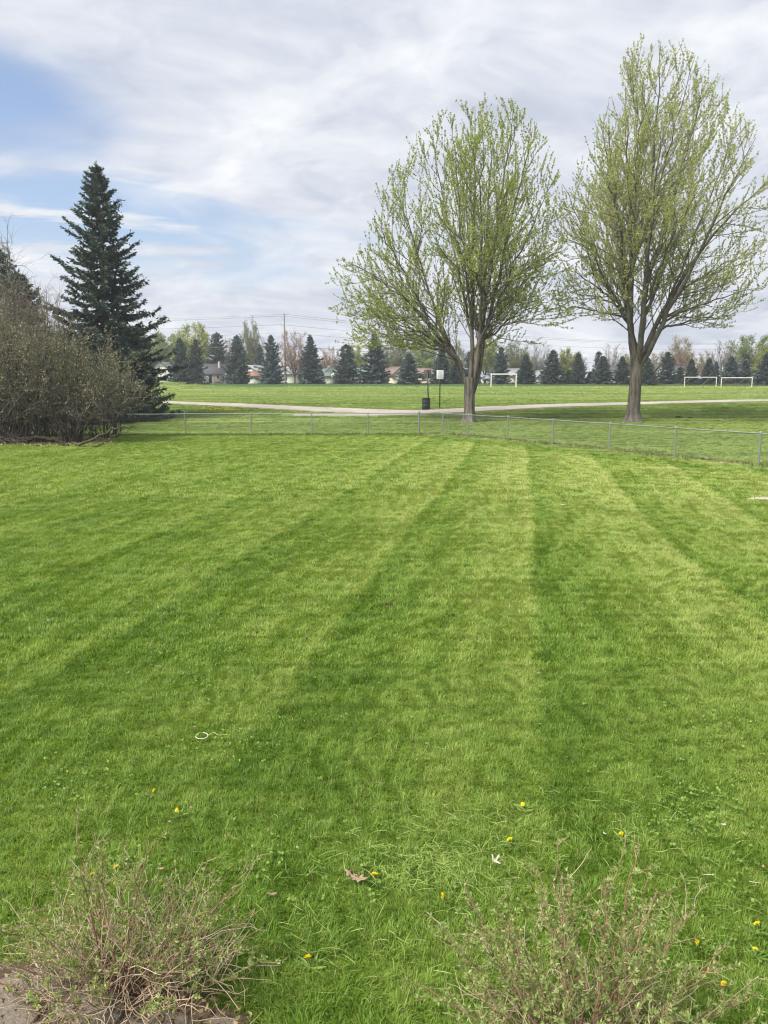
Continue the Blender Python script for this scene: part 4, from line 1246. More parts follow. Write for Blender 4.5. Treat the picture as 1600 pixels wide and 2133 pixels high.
def house(name, label, px, Yd, w, d, hw, hr, wall, roof, ridge='y', rz=0.0, wins=(), doors=(), chim=None, cat='house', over=0.35):
    """ridge 'y': gable end towards the field; ridge 'x': roof slope towards the field. Openings are (u, z, w, h) on the field side."""
    p = at(px, 800, Yd); zb = Tz(p.x, Yd) - 0.1
    root = empty(name, (p.x, Yd, zb), label, cat, None, rz)
    x, y = w / 2, d / 2
    mb = MB()
    if ridge == 'y':
        V = [(-x, -y, 0), (x, -y, 0), (x, -y, hw), (0, -y, hw + hr), (-x, -y, hw), (-x, y, 0), (x, y, 0), (x, y, hw), (0, y, hw + hr), (-x, y, hw)]
        mb.add(V, [(0, 1, 2, 4), (6, 5, 9, 7), (1, 6, 7, 2), (5, 0, 4, 9)]); mb.add(V, [(4, 2, 3), (7, 9, 8)])
    else:
        V = [(-x, -y, 0), (-x, y, 0), (-x, y, hw), (-x, 0, hw + hr), (-x, -y, hw), (x, -y, 0), (x, y, 0), (x, y, hw), (x, 0, hw + hr), (x, -y, hw)]
        mb.add(V, [(1, 0, 4, 2), (5, 6, 7, 9), (0, 5, 9, 4), (6, 1, 2, 7)]); mb.add(V, [(4, 3, 2), (9, 7, 8)])
    mb.obj('wall', wall, root)
    rb = MB()
    half = x if ridge == 'y' else y
    ln = (y if ridge == 'y' else x) + over
    sl = hr / half; t = 0.14
    for s in (-1, 1):
        e = half + over
        A = [(0, hr + hw + 0.03), (s * e, hr + hw + 0.03 - sl * e), (s * e, hr + hw + 0.03 - sl * e + t), (0, hr + hw + 0.03 + t)]
        V = [(u, -ln, z) for u, z in A] + [(u, ln, z) for u, z in A]
        if ridge == 'x': V = [(b, a, z) for a, b, z in V]
        rb.add(V, [(0, 1, 2, 3), (7, 6, 5, 4), (0, 4, 5, 1), (1, 5, 6, 2), (2, 6, 7, 3), (3, 7, 4, 0)])
    ro = rb.obj('roof', roof, root)
    for u, z, ww, hh in wins:
        f = MB(); f.box((u, -y - 0.03, z), (ww + 0.2, 0.08, hh + 0.2)); fo = f.obj('window', M['white_paint'], root)
        gmb = MB(); gmb.box((u, -y - 0.065, z), (ww, 0.05, hh)); gmb.obj('pane', M['glass'], fo)
    for u, z, ww, hh in doors:
        f = MB(); f.box((u, -y - 0.03, z), (ww, 0.09, hh)); f.obj('door', M['door_or_shade'], root)  # dark box for a door; also painted shade for an open porch
    if chim:
        cu, cv, cz, cw, ch, cm = chim
        f = MB(); f.box((cu, cv, cz + ch / 2), (cw, cw, ch)); f.box((cu, cv, cz + ch), (cw * 1.25, cw * 1.25, 0.15)); f.obj('chimney', M[cm], ro)
    return root
house('house', 'white gabled house with dark window peeking out left of berm spruce', 346, 184, 6.6, 9, 2.3, 2.6, M['siding_white'], M['roof_dark'], 'y', 0.0, [(-1.9, 1.35, 0.8, 1.1), (1.0, 1.4, 0.9, 1.1)])
h2 = house('house', 'white house under dark grey roof with pale metal flue and porch', 436, 186, 8.4, 8, 2.15, 2.3, M['siding_white'], M['roof_dark'], 'x', 0.0, [(3.0, 1.5, 0.5, 0.5)], [(0.6, 1.0, 1.9, 2.0)], None)  # the wide dark panel paints the shade inside the open porch
f = MB(); f.tube([(2.9, -1.6, 2.9), (2.9, -1.6, 5.1)], [0.28, 0.28], 10); f.obj('flue', M['insul'], h2)
f = MB()
f.box((3.4, -5.0, 0.30), (2.6, 1.8, 0.12))
for k in range(9): f.box((2.25 + 0.29 * k, -5.85, 0.7), (0.07, 0.07, 0.75))
f.box((3.4, -5.85, 1.08), (2.6, 0.1, 0.09)); f.obj('deck', M['deck'], h2)
house('house', 'white gabled house with grey roof behind the red roofed garage', 531, 192, 5.4, 8, 2.6, 1.6, M['siding_white'], M['roof_grey'], 'y', -0.25, [(-0.2, 3.1, 0.5, 0.7)])
house('garage', 'small white garage with faded red roof left of ragged spruce', 532, 182, 3.9, 5, 1.75, 0.95, M['siding_white'], M['roof_red'], 'x', -0.2, [], [], None, 'garage')
house('house', 'pale house behind the utility pole and pinkish bare tree', 606, 188, 4.6, 6, 2.2, 1.3, M['siding_white'], M['roof_grey'], 'x', 0.0, [(-1.0, 1.4, 0.7, 0.8)])
house('house', 'white house with grey green roof right of the wide blue spruce', 684, 190, 3.9, 8, 2.5, 1.7, M['siding_white'], M['roof_green'], 'y', 0.30, [(0.2, 1.5, 0.7, 0.9)])
house('garage', 'low white garage before the grey green roofed house', 686, 183, 2.7, 4, 1.75, 0.8, M['siding_white'], M['roof_green'], 'x', 0.0, [], [], None, 'garage')
house('house', 'tan house with grey green roof and white chimney', 756, 190, 5.6, 7, 2.3, 1.5, M['siding_tan'], M['roof_green'], 'x', 0.2, [(-1.4, 1.4, 0.7, 0.9)], [(0.8, 0.7, 1.1, 1.0)], (1.7, 0.2, 2.6, 0.5, 1.9, 'white_paint'))  # the low dark panel paints the shade of an opening in the wall
house('house', 'cream gabled house with rose brown roof and narrow dark door', 823, 184, 4.2, 7, 2.0, 1.8, M['siding_cream'], M['roof_brown'], 'y', 0.35, [], [(-0.1, 1.0, 0.7, 2.0)])
house('house', 'pinkish house mostly hidden behind the leaning grey sign', 889, 186, 4.0, 6, 2.2, 1.2, M['siding_pink'], M['roof_brown'], 'x', 0.0, [(-1.0, 1.4, 0.6, 0.8)])
house('house', 'pinkish house seen through right end of nearest goal', 1068, 186, 4.0, 6, 1.9, 1.5, M['siding_pink'], M['roof_grey'], 'y', 0.4, [(-0.6, 1.2, 0.7, 0.7)])
house('shed', 'grey shed between two spruces right of nearest goal', 1124, 184, 2.6, 3.5, 1.7, 1.3, M['siding_grey'], M['roof_grey'], 'y', 0.2, [], [(0.3, 0.8, 0.7, 1.5)], None, 'shed')
house('shed', 'small white shed right of the left maple trunk', 1012, 182, 1.9, 2.6, 1.2, 0.6, M['siding_white'], M['roof_grey'], 'x', 0.0, [], [(-0.4, 0.5, 0.5, 0.9)], None, 'shed')
house('house', 'white house glimpsed between spruces right of the right maple', 1404, 192, 6.0, 7, 3.2, 1.6, M['siding_white'], M['roof_dark'], 'x', 0.1, [(-1.5, 1.8, 0.8, 0.9), (1.2, 1.8, 0.8, 0.9)])
house('house', 'white house glimpsed between spruces left of the right maple', 1285, 192, 6.0, 7, 2.6, 1.4, M['siding_white'], M['roof_dark'], 'x', -0.1, [(-1.0, 1.5, 0.8, 0.9)])
# white board fence by the flue house
p = at(412, 798, 178); zb = Tz(p.x, 178)
wf = empty('board_fence', (p.x, 178, zb), 'white board fence below the olive dark spruce', 'fence')
for k in range(5):
    mb = MB(); mb.box((-2.4 + 1.2 * k, 0.06, 0.85), (0.12, 0.12, 1.75)); mb.obj('post', M['white_paint'], wf)
for k in range(4):
    mb = MB(); mb.box((0, 0, 0.28 + 0.43 * k), (4.9, 0.035, 0.22)); mb.obj('board', M['white_paint'], wf)
# satellite dish by the green roofed house
p = at(695, 783, 181)
sd = empty('satellite_dish', (p.x, 181, Tz(p.x, 181)), 'pale satellite dish on a pole beside the low white garage', 'dish')
mb = MB(); mb.tube([(0, 0, 0), (0, 0, p.z - Tz(p.x, 181))], [0.05, 0.05], 6); mb.obj('pole', M['steel'], sd)
mb = MB(); pr = [(0.02, 0.0), (0.3, 0.05), (0.55, 0.16), (0.56, 0.19), (0.3, 0.08), (0.02, 0.03)]
mb.lathe(pr, 16); o = mb.obj('dish', M['worn_white'], sd, smooth=True); o.location = (0, -0.1, p.z - Tz(p.x, 181)); o.rotation_euler = (1.1, 0, 0.2)

# ------------------------------------------------------------------ utility poles and lines
def pole(px, Yd, hgt, label):
    p = at(px, 800, Yd); zb = Tz(p.x, Yd)
    e = empty('utility_pole', (p.x, Yd, zb), label, 'pole', 'utility poles')
    mb = MB(); z = np.linspace(-0.3, hgt, 6); mb.tube(np.stack([0 * z, 0 * z, z], -1), 0.26 - 0.12 * np.clip(z / hgt, 0, 1), 10); mb.obj('shaft', M['wood_pole'], e, smooth=True)
    for s, zz in ((-1, hgt * 0.94), (-1, hgt * 0.82), (1, hgt * 0.88), (1, hgt * 0.70)):
        mb = MB(); mb.bar((0, 0, zz), (s * 0.55, 0, zz + 0.1), 0.05)
        b = mb.obj('bracket', M['insul'], e)
        mb = MB(); mb.lathe([(0.04, 0), (0.10, 0.05), (0.05, 0.1), (0.10, 0.17), (0.05, 0.22), (0.09, 0.3), (0.02, 0.36)], 8, (s * 0.55, 0, zz + 0.06)); mb.obj('insulator', M['insul'], b, smooth=True)
    for zz in (hgt * 0.70, hgt * 0.58):
        mb = MB(); mb.box((0, -0.16, zz), (1.0, 0.12, 0.14)); mb.obj('crossarm', M['wood_pole'], e)
    return (p.x, Yd, zb)
top1 = at(595, 653, 174)
PA_ = pole(595, 174, top1.z - Tz(top1.x, 174), 'tall weathered utility pole beside the pinkish bare tree')
hp = top1.z - Tz(top1.x, 174)
PB_ = pole(1570, 300, 14.5, 'distant pale utility pole behind the large pale green tree')
PC_ = pole(-330, 182, hp, 'utility pole carrying the lines out of view at left')
def line(a, b, za, zb_, off, sag, label, r=0.022):
    n = 24; t = np.linspace(0, 1, n)
    A = np.array((a[0] + off, a[1] - 0.05, a[2] + za)); B = np.array((b[0] + off, b[1] - 0.05, b[2] + zb_))
    P = A[None] * (1 - t)[:, None] + B[None] * t[:, None]; P[:, 2] -= sag * 4 * t * (1 - t)
    mb = MB(); mb.tube(P, r, 4, False)
    tag(mb.obj('power_line', M['cable']), label, 'cable', 'overhead lines')
WORDS = ['topmost', 'second highest', 'third', 'fourth']
for k, (f, off) in enumerate(((0.99, 0.0), (0.965, -0.55), (0.845, -0.55), (0.73, 0.55))):
    line(PC_, PA_, hp * f, hp * f, off, 1.1, WORDS[k] + ' thin overhead line running left from the tall pole', 0.024 if k in (1, 2) else 0.014)
    line(PA_, PB_, hp * f, 14.5 * f, off, 2.2, WORDS[k] + ' thin overhead line running right from the tall pole', 0.024)
line(PC_, PA_, hp * 0.52, hp * 0.545, 0.0, 0.7, 'thick low communication cable running left from the tall pole', 0.05)
line(PA_, PB_, hp * 0.545, 14.5 * 0.5, 0.0, 2.0, 'thick low communication cable running right from the tall pole', 0.04)

# ------------------------------------------------------------------ goals
def goal(pxl, pxr, ytop, ybase, label, mat, r, depth, net, lean=0.0, Yd=139.0):
    a = at(pxl, ybase, Yd); b = at(pxr, ybase, Yd)
    w = b.x - a.x; hh = at(pxl, ytop, Yd).z - Tz(a.x, Yd)
    e = empty('soccer_goal', ((a.x + b.x) / 2, Yd, Tz((a.x + b.x) / 2, Yd)), label, 'goal', 'soccer goals on the field')
    x = w / 2
    for s in (-1, 1):
        mb = MB(); mb.bar((s * x, 0, 0), (s * x + lean * 0.1, 0, hh), r, 8); mb.obj('goal_post', mat, e)
    mb = MB(); mb.bar((-x - r, 0, hh), (x + r, 0, hh), r * 1.02, 8); mb.obj('crossbar', mat, e)
    for s in (-1, 1):
        mb = MB(); mb.bar((s * x * 0.6, 0.05, hh), (s * x * 0.6 - 1.1, depth, 0.05), 0.035, 6); mb.obj('back_stay', M['steel'], e)
    if net:
        for s in (-1, 1):
            mb = MB(); mb.bar((s * x, 0, 0.04), (s * x, depth, 0.04), r * 0.8, 6); mb.obj('ground_bar', mat, e)
        mb = MB()
        mz = int(2.0 / 0.16); mx = int(w / 0.16)
        for q in range(mx + 1):
            xx = -x + w * q / mx
            mb.tube([(xx, 0.02, hh - 0.04), (xx, depth * 0.45, hh * 0.5), (xx, depth, 0.05)], 0.009, 3, False)
        for q in range(mz + 1):
            t = q / mz
            yq, zq = (depth * 0.9 * t, hh * (1 - t)) if t < 0.5 else (depth * (0.45 + 1.1 * (t - 0.5)), hh * (1 - t))
            mb.tube([(-x, yq + 0.02, zq + 0.03), (0, yq + 0.06, zq), (x, yq + 0.02, zq + 0.03)], 0.009, 3, False)
        mb.obj('net', M['net'], e)
    return e
M['net'] = m_plain('dark_net', (0.06, 0.06, 0.055), 0.1, 3, 0.8)
goal(1023, 1075, 779.5, 806, 'white goal nearest the left maple, without net', M['white_paint'], 0.085, 1.9, False)
goal(1425.5, 1491.5, 786, 807, 'worn white goal without net, left one of far right pair', M['worn_white'], 0.065, 1.7, False)
goal(1502, 1566, 787, 807.5, 'worn white goal with dark sagging net at the far right', M['worn_white'], 0.075, 1.7, True)

# ------------------------------------------------------------------ signs and trash drum
g0 = ground(916, 851)
s = 1600 / g0.y
sg = empty('park_sign', (g0.x, g0.y, g0.z), 'white notice sign with small grey lines on a slim dark post', 'sign')
zt = at(916, 771, g0.y).z - g0.z; zl = at(916, 789.5, g0.y).z - g0.z; ww = 14.2 / s
mb = MB(); mb.box((0.0, 0.03, zt / 2), (0.09, 0.035, zt)); mb.obj('post', M['black_paint'], sg)
mb = MB(); mb.box((0.0, 0.0, (zt + zl) / 2), (ww, 0.012, zt - zl)); fc = bevel_obj(mb.obj('panel', M['sign_white'], sg), 0.004)
rng = np.random.default_rng(12)
def text_line(z, x0, x1, h):
    mb = MB(); x_ = x0
    while x_ < x1:
        wl = rng.uniform(0.018, 0.05); x2 = min(x_ + wl, x1)
        mb.box(((x_ + x2) / 2, -0.0085, z), (x2 - x_, 0.004, h * rng.uniform(0.7, 1.0))); x_ = x2 + 0.012
    mb.obj('printed_line', M['ink'], fc)
text_line(zt - 0.075, -0.19, 0.19, 0.05)
for k, (a, b) in enumerate([(-0.14, 0.14), (-0.20, 0.20), (-0.10, 0.12), (-0.17, 0.15), (-0.20, 0.19), (-0.13, 0.12), (-0.18, 0.17)]):
    text_line(zt - 0.17 - 0.068 * k, a, b, 0.022)
g1 = ground(893.5, 853.5)
s = 1600 / g1.y
sb = empty('leaning_sign', (g1.x, g1.y + 0.35, g1.z), 'grey back of a sign on a leaning dark post behind the trash drum', 'sign')
sb.rotation_euler = (0, -0.045, 0)
zt = (at(890, 770, g1.y).z - g1.z); zl = (at(890, 788.5, g1.y).z - g1.z)
mb = MB(); mb.box((0, -0.02, zt / 2), (0.095, 0.04, zt)); mb.obj('post', M['black_paint'], sb)
mb = MB(); mb.box((0.02, 0.012, (zt + zl) / 2), (15.5 / s, 0.012, zt - zl)); bevel_obj(mb.obj('panel', M['sign_back'], sb), 0.004)
g2 = ground(887.5, 853.5)
tr = empty('trash_drum', (g2.x, g2.y, g2.z), 'dark dented steel trash drum standing beside the footpath', 'trash can')
r = 8.6 / s; hc = at(887, 829, g2.y).z - g2.z
pr = [(0.01, 0.01), (r * 0.97, 0.01), (r, 0.03), (r, hc * 0.31), (r * 1.03, hc * 0.33), (r, hc * 0.35), (r, hc * 0.64), (r * 1.03, hc * 0.66), (r, hc * 0.68), (r, hc * 0.97), (r * 1.03, hc * 0.985), (r * 1.02, hc), (r * 0.95, hc), (r * 0.94, hc * 0.9), (r * 0.94, hc * 0.35), (0.01, hc * 0.33)]
mb = MB(); mb.lathe(pr, 32)
V = mb.v[0]; dn = np.exp(-((V[:, 2] - hc * 0.55) / 0.18) ** 2) * np.exp(-((np.arctan2(V[:, 1], V[:, 0]) + 2.6) / 0.5) ** 2)
V[:, :2] *= (1 - 0.07 * dn)[:, None]
V[:, 0] += 0.015 * (V[:, 2] / hc)
mb.obj('drum', M['black_paint'], tr, smooth=False)
mb = MB(); th_ = np.linspace(0, 6.2832, 25); mb.tube(np.stack([r * 1.0 * np.cos(th_), r * 1.0 * np.sin(th_), 0 * th_ + hc], -1), 0.012, 5, False); mb.obj('rim', M['black_paint'], tr)

# dark divots in the park turf right of the right maple
M['soil'] = m_plain('dark_soil', (0.045, 0.034, 0.024), 0.3, 12, 0.95, 0.05, bump=0.6)
def clod(name, loc, r, label, seed, mat=None, cat='soil', flat=0.35):
    rng = np.random.default_rng(seed); mb = MB()
    k, m = 14, 6
    pr = [(r * math.sin(t), r * flat * math.cos(t)) for t in np.linspace(0.02, 1.75, m)]
    mb.lathe(pr, k)
    V = mb.v[0]; V += rng.normal(size=V.shape).astype(np.float32) * r * 0.09; V[:, 0] *= 1.5
    o = mb.obj(name, mat or M['soil'], smooth=False); o.location = loc
    return tag(o, label, cat)
q = ground(1413, 870); clod('soil_clod', (q.x, q.y, q.z + 0.03), 0.20, 'larger dark clod of soil on park turf right of right maple', 3)
q = ground(1436, 870.5); clod('soil_clod', (q.x, q.y, q.z + 0.02), 0.13, 'smaller dark clod of soil on park turf right of right maple', 4)

# ------------------------------------------------------------------ near the camera: slab, bare spot, ring, leaves, flowers
def m_conc():
    m, g = mat_new('weathered_concrete')
    co = g.objco(); f = g.noise(co, 6, 6, 0.65); f2 = g.noise(co, 40, 4, 0.6)
    c = g.mix(f, (0.30, 0.27, 0.22), (0.46, 0.43, 0.37)); c = g.mix(g.sstep(f2, 0.55, 0.7, 0, 0.5), c, (0.18, 0.16, 0.13))
    return finish(m, g, c, 0.9, 0.15, g.bump(f2, 0.5, 0.01))
M['concrete'] = m_conc()
a = ground(1553, 1041)
mb = MB()
rng = np.random.default_rng(15)
out = [(0.0, -0.10), (0.35, -0.17), (0.8, -0.22), (1.35, -0.18), (1.5, 0.12), (1.2, 0.30), (0.6, 0.26), (0.2, 0.14)]
n = len(out)
bot = [(x, y, -0.05) for x, y in out]; mid_ = [(x, y, 0.045) for x, y in out]; top_ = [(0.75 + (x - 0.75) * 0.97, 0.02 + (y - 0.02) * 0.93, 0.06) for x, y in out]
V = np.array(bot + mid_ + top_ + [(0.75, 0.02, 0.065)])
F = [(k, (k + 1) % n, n + (k + 1) % n, n + k) for k in range(n)] + [(n + k, n + (k + 1) % n, 2 * n + (k + 1) % n, 2 * n + k) for k in range(n)]
mb.add(V, F); mb.add(V[2 * n:], [(k, (k + 1) % n, n) for k in range(n)])
o = mb.obj('stepping_slab', M['concrete']); o.location = (a.x, a.y, 0.0)
tag(o, 'pale weathered concrete slab sunk in the lawn at right edge', 'slab')
q = ground(806, 1264)
clod('bare_spot', (q.x, q.y, 0.004), 0.075, 'small dark bare soil spot in the middle of the lawn', 6, None, 'soil', 0.45)

# white plastic ring with a loose string
q = ground(421, 1545)
e = empty('plastic_ring', (q.x, q.y, 0.055), 'small white plastic ring with a loose string lying on the grass', 'ring')
e.rotation_euler = (0.06, 0.05, 0)
M['plastic'] = m_plain('cream_plastic', (0.62, 0.60, 0.47), 0.04, 5, 0.4, 0.4)
t = np.linspace(0, 2 * math.pi, 33)
mb = MB(); mb.tube(np.stack([0.052 * np.cos(t), 0.052 * np.sin(t), 0 * t], -1), 0.0029, 6, False); mb.obj('hoop', M['plastic'], e, smooth=True)
M['string'] = m_plain('pale_string', (0.48, 0.48, 0.22), 0.1, 5, 0.8, 0.1)
mb = MB(); mb.tube(smooth_line([(0.05, 0.01, 0), (0.075, 0.035, 0.008), (0.10, 0.045, 0.01), (0.125, 0.025, 0.006), (0.15, 0.02, 0.003), (0.19, 0.035, 0.0), (0.23, 0.04, -0.004)], 5), 0.0022, 5, False); mb.obj('string', M['string'], e)

# dandelions
M['petal'] = m_leaf('dandelion_petals', (0.72, 0.55, 0.01), (0.86, 0.70, 0.015), (0.92, 0.80, 0.05), 0.25)
M['rosette'] = m_leaf('dandelion_leaves', (0.09, 0.17, 0.03), (0.14, 0.23, 0.045), (0.19, 0.28, 0.07), 0.3)
M['dstem'] = m_plain('dandelion_stem', (0.24, 0.27, 0.11), 0.1, 10, 0.6)
def dandelion_meshes(seed):
    rng = np.random.default_rng(seed); hd = MB()
    for ring, (n, L, el) in enumerate(((22, 0.021, 0.25), (18, 0.018, 0.6), (14, 0.014, 0.95), (8, 0.010, 1.3))):
        az = np.arange(n) * 2 * math.pi / n + rng.random() + rng.normal(size=n) * 0.08
        D = np.stack([np.cos(az) * math.cos(el), np.sin(az) * math.cos(el), np.full(n, math.sin(el))], -1)
        leaves(hd, np.zeros((n, 3)) + (0, 0, 0.001 * ring), D, L * (0.85 + 0.3 * rng.random(n)), 0.006, rng, 0.05, np.clip(0.3 + 0.15 * ring + 0.2 * rng.random(n), 0, 1))
    st = MB(); st.tube([(0.012, 0.0, -0.075), (0.006, 0.003, -0.035), (0, 0, 0.0)], [0.0026, 0.0024, 0.0034], 6, False)
    st.lathe([(0.003, -0.012), (0.0065, -0.006), (0.0075, 0.001)], 8)
    return hd.mesh('flower_head', M['petal']), st.mesh('stem', M['dstem'], True)
dm = [dandelion_meshes(70 + k) for k in range(3)]
rs = MB(); r_g = np.random.default_rng(5)
az_r = np.arange(9) * 0.72
leaves(rs, np.zeros((9, 3)), np.stack([np.cos(az_r), np.sin(az_r), 0.35 + 0.2 * r_g.random(9)], -1), 0.07 + 0.03 * r_g.random(9), 0.016, r_g, 0.12)
ros = rs.mesh('leaf_rosette', M['rosette'])
DAND = [(321, 1647, 1.0, 'dandelion farthest left on the open lawn beyond the left shrub'), (369, 1687, 0.9, 'dandelion second from left beyond the left shrub'),
        (242, 1806, 0.95, 'dandelion above middle of the left shrub beside pinkish leaf'), (192, 1822, 0.9, 'dandelion half hidden behind left part of the left shrub'),
        (780, 1822, 1.15, 'bright round dandelion beside the brown curled leaf'), (920, 1866, 1.05, 'dandelion tilted sideways below the grass clippings'),
        (1062, 1749, 1.1, 'dandelion just above and right of the pale curled leaf'), (1089, 1675, 0.85, 'small dandelion with lying stem above the clippings'),
        (1295, 1737, 1.0, 'dandelion beside upper tip of right shrub'), (1450, 1960, 1.15, 'bright full dandelion right of the right shrub'),
        (1577, 1925, 1.0, 'upper dandelion of two at the right edge'), (1574, 1978, 0.85, 'lower dandelion of two at the right edge'),
        (641, 1995, 1.1, 'lone dandelion between the two shrubs near picture bottom'), (1082, 1940, 0.95, 'dandelion half hidden behind left side of right shrub'),
        (1508, 2050, 1.0, 'lowest dandelion behind outer stem of right shrub')]
rng = np.random.default_rng(21)
for k, (px, py, sc, lab) in enumerate(DAND):
    q = ground(px, py)
    dy_ = 0.065
    x_, y_, z_ = ray(px, py); t_ = (H - dy_) / -z_
    e = empty('dandelion', (x_ * t_, y_ * t_, dy_), 'yellow ' + lab, 'flower', 'dandelions in the lawn')
    e.scale = (sc, sc, sc)
    hd, st = dm[k % 3]
    h_ = bpy.data.objects.new('flower_head', hd); link(h_, e)
    h_.rotation_euler = (rng.normal() * 0.4 + 0.45, rng.normal() * 0.4, rng.random() * 6)
    if 'tilted' in lab: h_.rotation_euler = (0.2, 1.2, 0)
    link(bpy.data.objects.new('stem', st), e)
    ro = link(bpy.data.objects.new('leaf_rosette', ros), e); ro.location = (0.012, 0, -0.055); ro.rotation_euler = (0, 0, k * 1.3)

# single dry leaves
def dry_leaf(px, py, outline, size, label, mat, curl, rz, tilt=(0.15, 0.1), lift=0.065):
    x_, y_, z_ = ray(px, py); t_ = (H - lift) / -z_
    O = np.array(outline, float) * size; c = O.mean(axis=0)
    V, F = [], []
    def zc(p): return 0.14 * curl[0] * (p[:, 0]) ** 2 / size + 0.2 * curl[1] * np.abs(p[:, 1]) ** 1.5 / size ** 0.5
    n = len(O); mid = c + (O - c) * 0.5
    P = np.vstack([O, mid, c[None]]); P = P - c
    Vv = np.column_stack([P, zc(P)])
    F4 = [(k, (k + 1) % n, n + (k + 1) % n, n + k) for k in range(n)]
    mb = MB(); mb.add(Vv, F4); mb.add(Vv[n:], [(k, (k + 1) % n, n) for k in range(n)])
    o = mb.obj('dry_leaf', mat, smooth=True); o.location = (x_ * t_, y_ * t_, lift); o.rotation_euler = (tilt[0], tilt[1], rz)
    m = o.modifiers.new('thickness', 'SOLIDIFY'); m.thickness = 0.0012
    return tag(o, label, 'leaf', 'dry leaves on the lawn')
M['leaf_brown'] = m_plain('brown_dry_leaf', (0.25, 0.185, 0.125), 0.15, 30, 0.8, 0.15)
M['leaf_white'] = m_plain('bleached_leaf', (0.50, 0.46, 0.38), 0.08, 30, 0.7, 0.2)
M['leaf_pink'] = m_plain('pinkish_dry_leaf', (0.42, 0.24, 0.17), 0.12, 30, 0.8, 0.15)
OAK = [(-1.0, 0.0), (-0.7, 0.12), (-0.55, 0.38), (-0.35, 0.14), (-0.1, 0.45), (0.1, 0.16), (0.4, 0.5), (0.5, 0.18), (1.0, 0.1), (0.9, -0.12), (0.5, -0.15), (0.45, -0.45), (0.12, -0.15), (-0.1, -0.42), (-0.35, -0.13), (-0.6, -0.3), (-0.72, -0.08)]
TRI = [(-0.9, -0.1), (-0.3, 0.15), (0.1, 0.75), (0.3, 0.7), (0.3, 0.15), (1.0, 0.25), (1.05, 0.05), (0.35, -0.1), (0.25, -0.75), (0.05, -0.7), (-0.1, -0.2)]
OV = [(-1, 0), (-0.5, 0.3), (0.2, 0.35), (0.8, 0.15), (1, 0), (0.7, -0.2), (0.1, -0.32), (-0.6, -0.2)]
dry_leaf(740, 1828, OAK, 0.085, 'curled brown oak leaf left of the bright round dandelion', M['leaf_brown'], (3.2, 1.2), -0.5)
dry_leaf(1031, 1793, TRI, 0.052, 'bleached white curled leaf on the grass clippings', M['leaf_white'], (4.0, 3.0), 0.9, (0.5, 0.1), 0.075)
dry_leaf(335, 1810, OV, 0.022, 'small pinkish dry leaf above the left shrub', M['leaf_pink'], (3, 2), 0.4)
dry_leaf(1590, 1806, OV, 0.022, 'small orange brown leaf at the right edge', M['leaf_pink'], (3, 2), 1.2)
dry_leaf(845, 1671, OV, 0.020, 'tiny brown leaf standing up above the clippings', M['leaf_pink'], (3, 2), 1.6, (1.0, 0.2))
dry_leaf(1260, 1737, OV, 0.020, 'tiny bleached leaf left of dandelion by right shrub tip', M['leaf_white'], (3, 2), 2.0)
dry_leaf(1507, 1718, OV, 0.022, 'small bleached leaf in the clover patch at right', M['leaf_white'], (3, 2), 0.2)
dry_leaf(1477, 1822, [(-1, 0), (-0.5, 0.09), (0.3, 0.12), (1, 0.16), (1, 0.02), (0.2, -0.05), (-0.5, -0.03)], 0.040, 'long pale dry blade right of the right shrub tip', M['leaf_white'], (0.5, 0.5), 0.1)
dry_leaf(1572, 1838, [(-1, 0.05), (0, 0.06), (1, 0.05), (1, -0.05), (0, -0.06), (-1, -0.05)], 0.034, 'short pale straw near the right edge', M['leaf_white'], (0.4, 0.4), -0.1)
dry_leaf(404, 1515, OV, 0.024, 'small grey brown leaf just behind the plastic ring', M['leaf_brown'], (3, 2), 1.0)
dry_leaf(398, 1683, OV, 0.026, 'small grey brown leaf right of second dandelion from left', M['leaf_brown'], (3, 2), 2.0)
dry_leaf(100, 1293, OV, 0.035, 'pale leaf speck on the left of the lawn', M['leaf_white'], (3, 2), 2.0)
dry_leaf(1172, 1052, OV, 0.07, 'pale leaf speck on the lawn right of the light mown stripe', M['leaf_white'], (3, 2), 0.0)
dry_leaf(568, 1863, OV, 0.030, 'pale grey leaf just right of the left shrub tips', M['leaf_brown'], (3, 2), 0.3)

# lush blades of fresh clippings lying on top
M['clip'] = m_leaf('cut_grass', (0.16, 0.27, 0.045), (0.27, 0.38, 0.09), (0.42, 0.49, 0.20), 0.3)
rng = np.random.default_rng(33)
def strands(n, px0, py0, sx, sy, L0, L1, hz0, hz1, mb, wid=0.0024):
    for k in range(n):
        px, py = px0 + rng.normal() * sx, py0 + rng.normal() * sy
        if not 1480 < py < 2300: continue
        x_, y_, z_ = ray(px, py); t_ = H / -z_
        p = np.array((x_ * t_, y_ * t_, hz0 + (hz1 - hz0) * rng.random()))
        a = rng.random() * math.pi * 2; L = L0 + (L1 - L0) * rng.random(); c = rng.normal() * 0.3
        s = np.linspace(-0.5, 0.5, 5); ang = a + c * s
        q = p[None] + np.stack([np.cos(ang) * s * L, np.sin(ang) * s * L, -0.25 * L * s ** 2 + rng.normal() * 0.16 * s * L], -1)
        u = np.array((-math.sin(a), math.cos(a), rng.normal() * 0.5)); u /= np.linalg.norm(u)
        w = wid * (0.6 + 0.7 * rng.random()) * np.array([0.4, 1, 1, 0.8, 0.15])
        V = np.concatenate([q - u * w[:, None] / 2, q + u * w[:, None] / 2])
        i = np.arange(4)
        mb.add(V, np.stack([i, i + 1, i + 6, i + 5], -1), rng.random())
mb = MB()
strands(700, 900, 1815, 110, 36, 0.05, 0.15, 0.045, 0.07, mb)
strands(420, 1000, 1720, 160, 30, 0.05, 0.15, 0.045, 0.07, mb)
strands(260, 850, 1960, 260, 80, 0.05, 0.15, 0.045, 0.075, mb)
strands(260, 1450, 1950, 120, 120, 0.05, 0.15, 0.045, 0.075, mb)
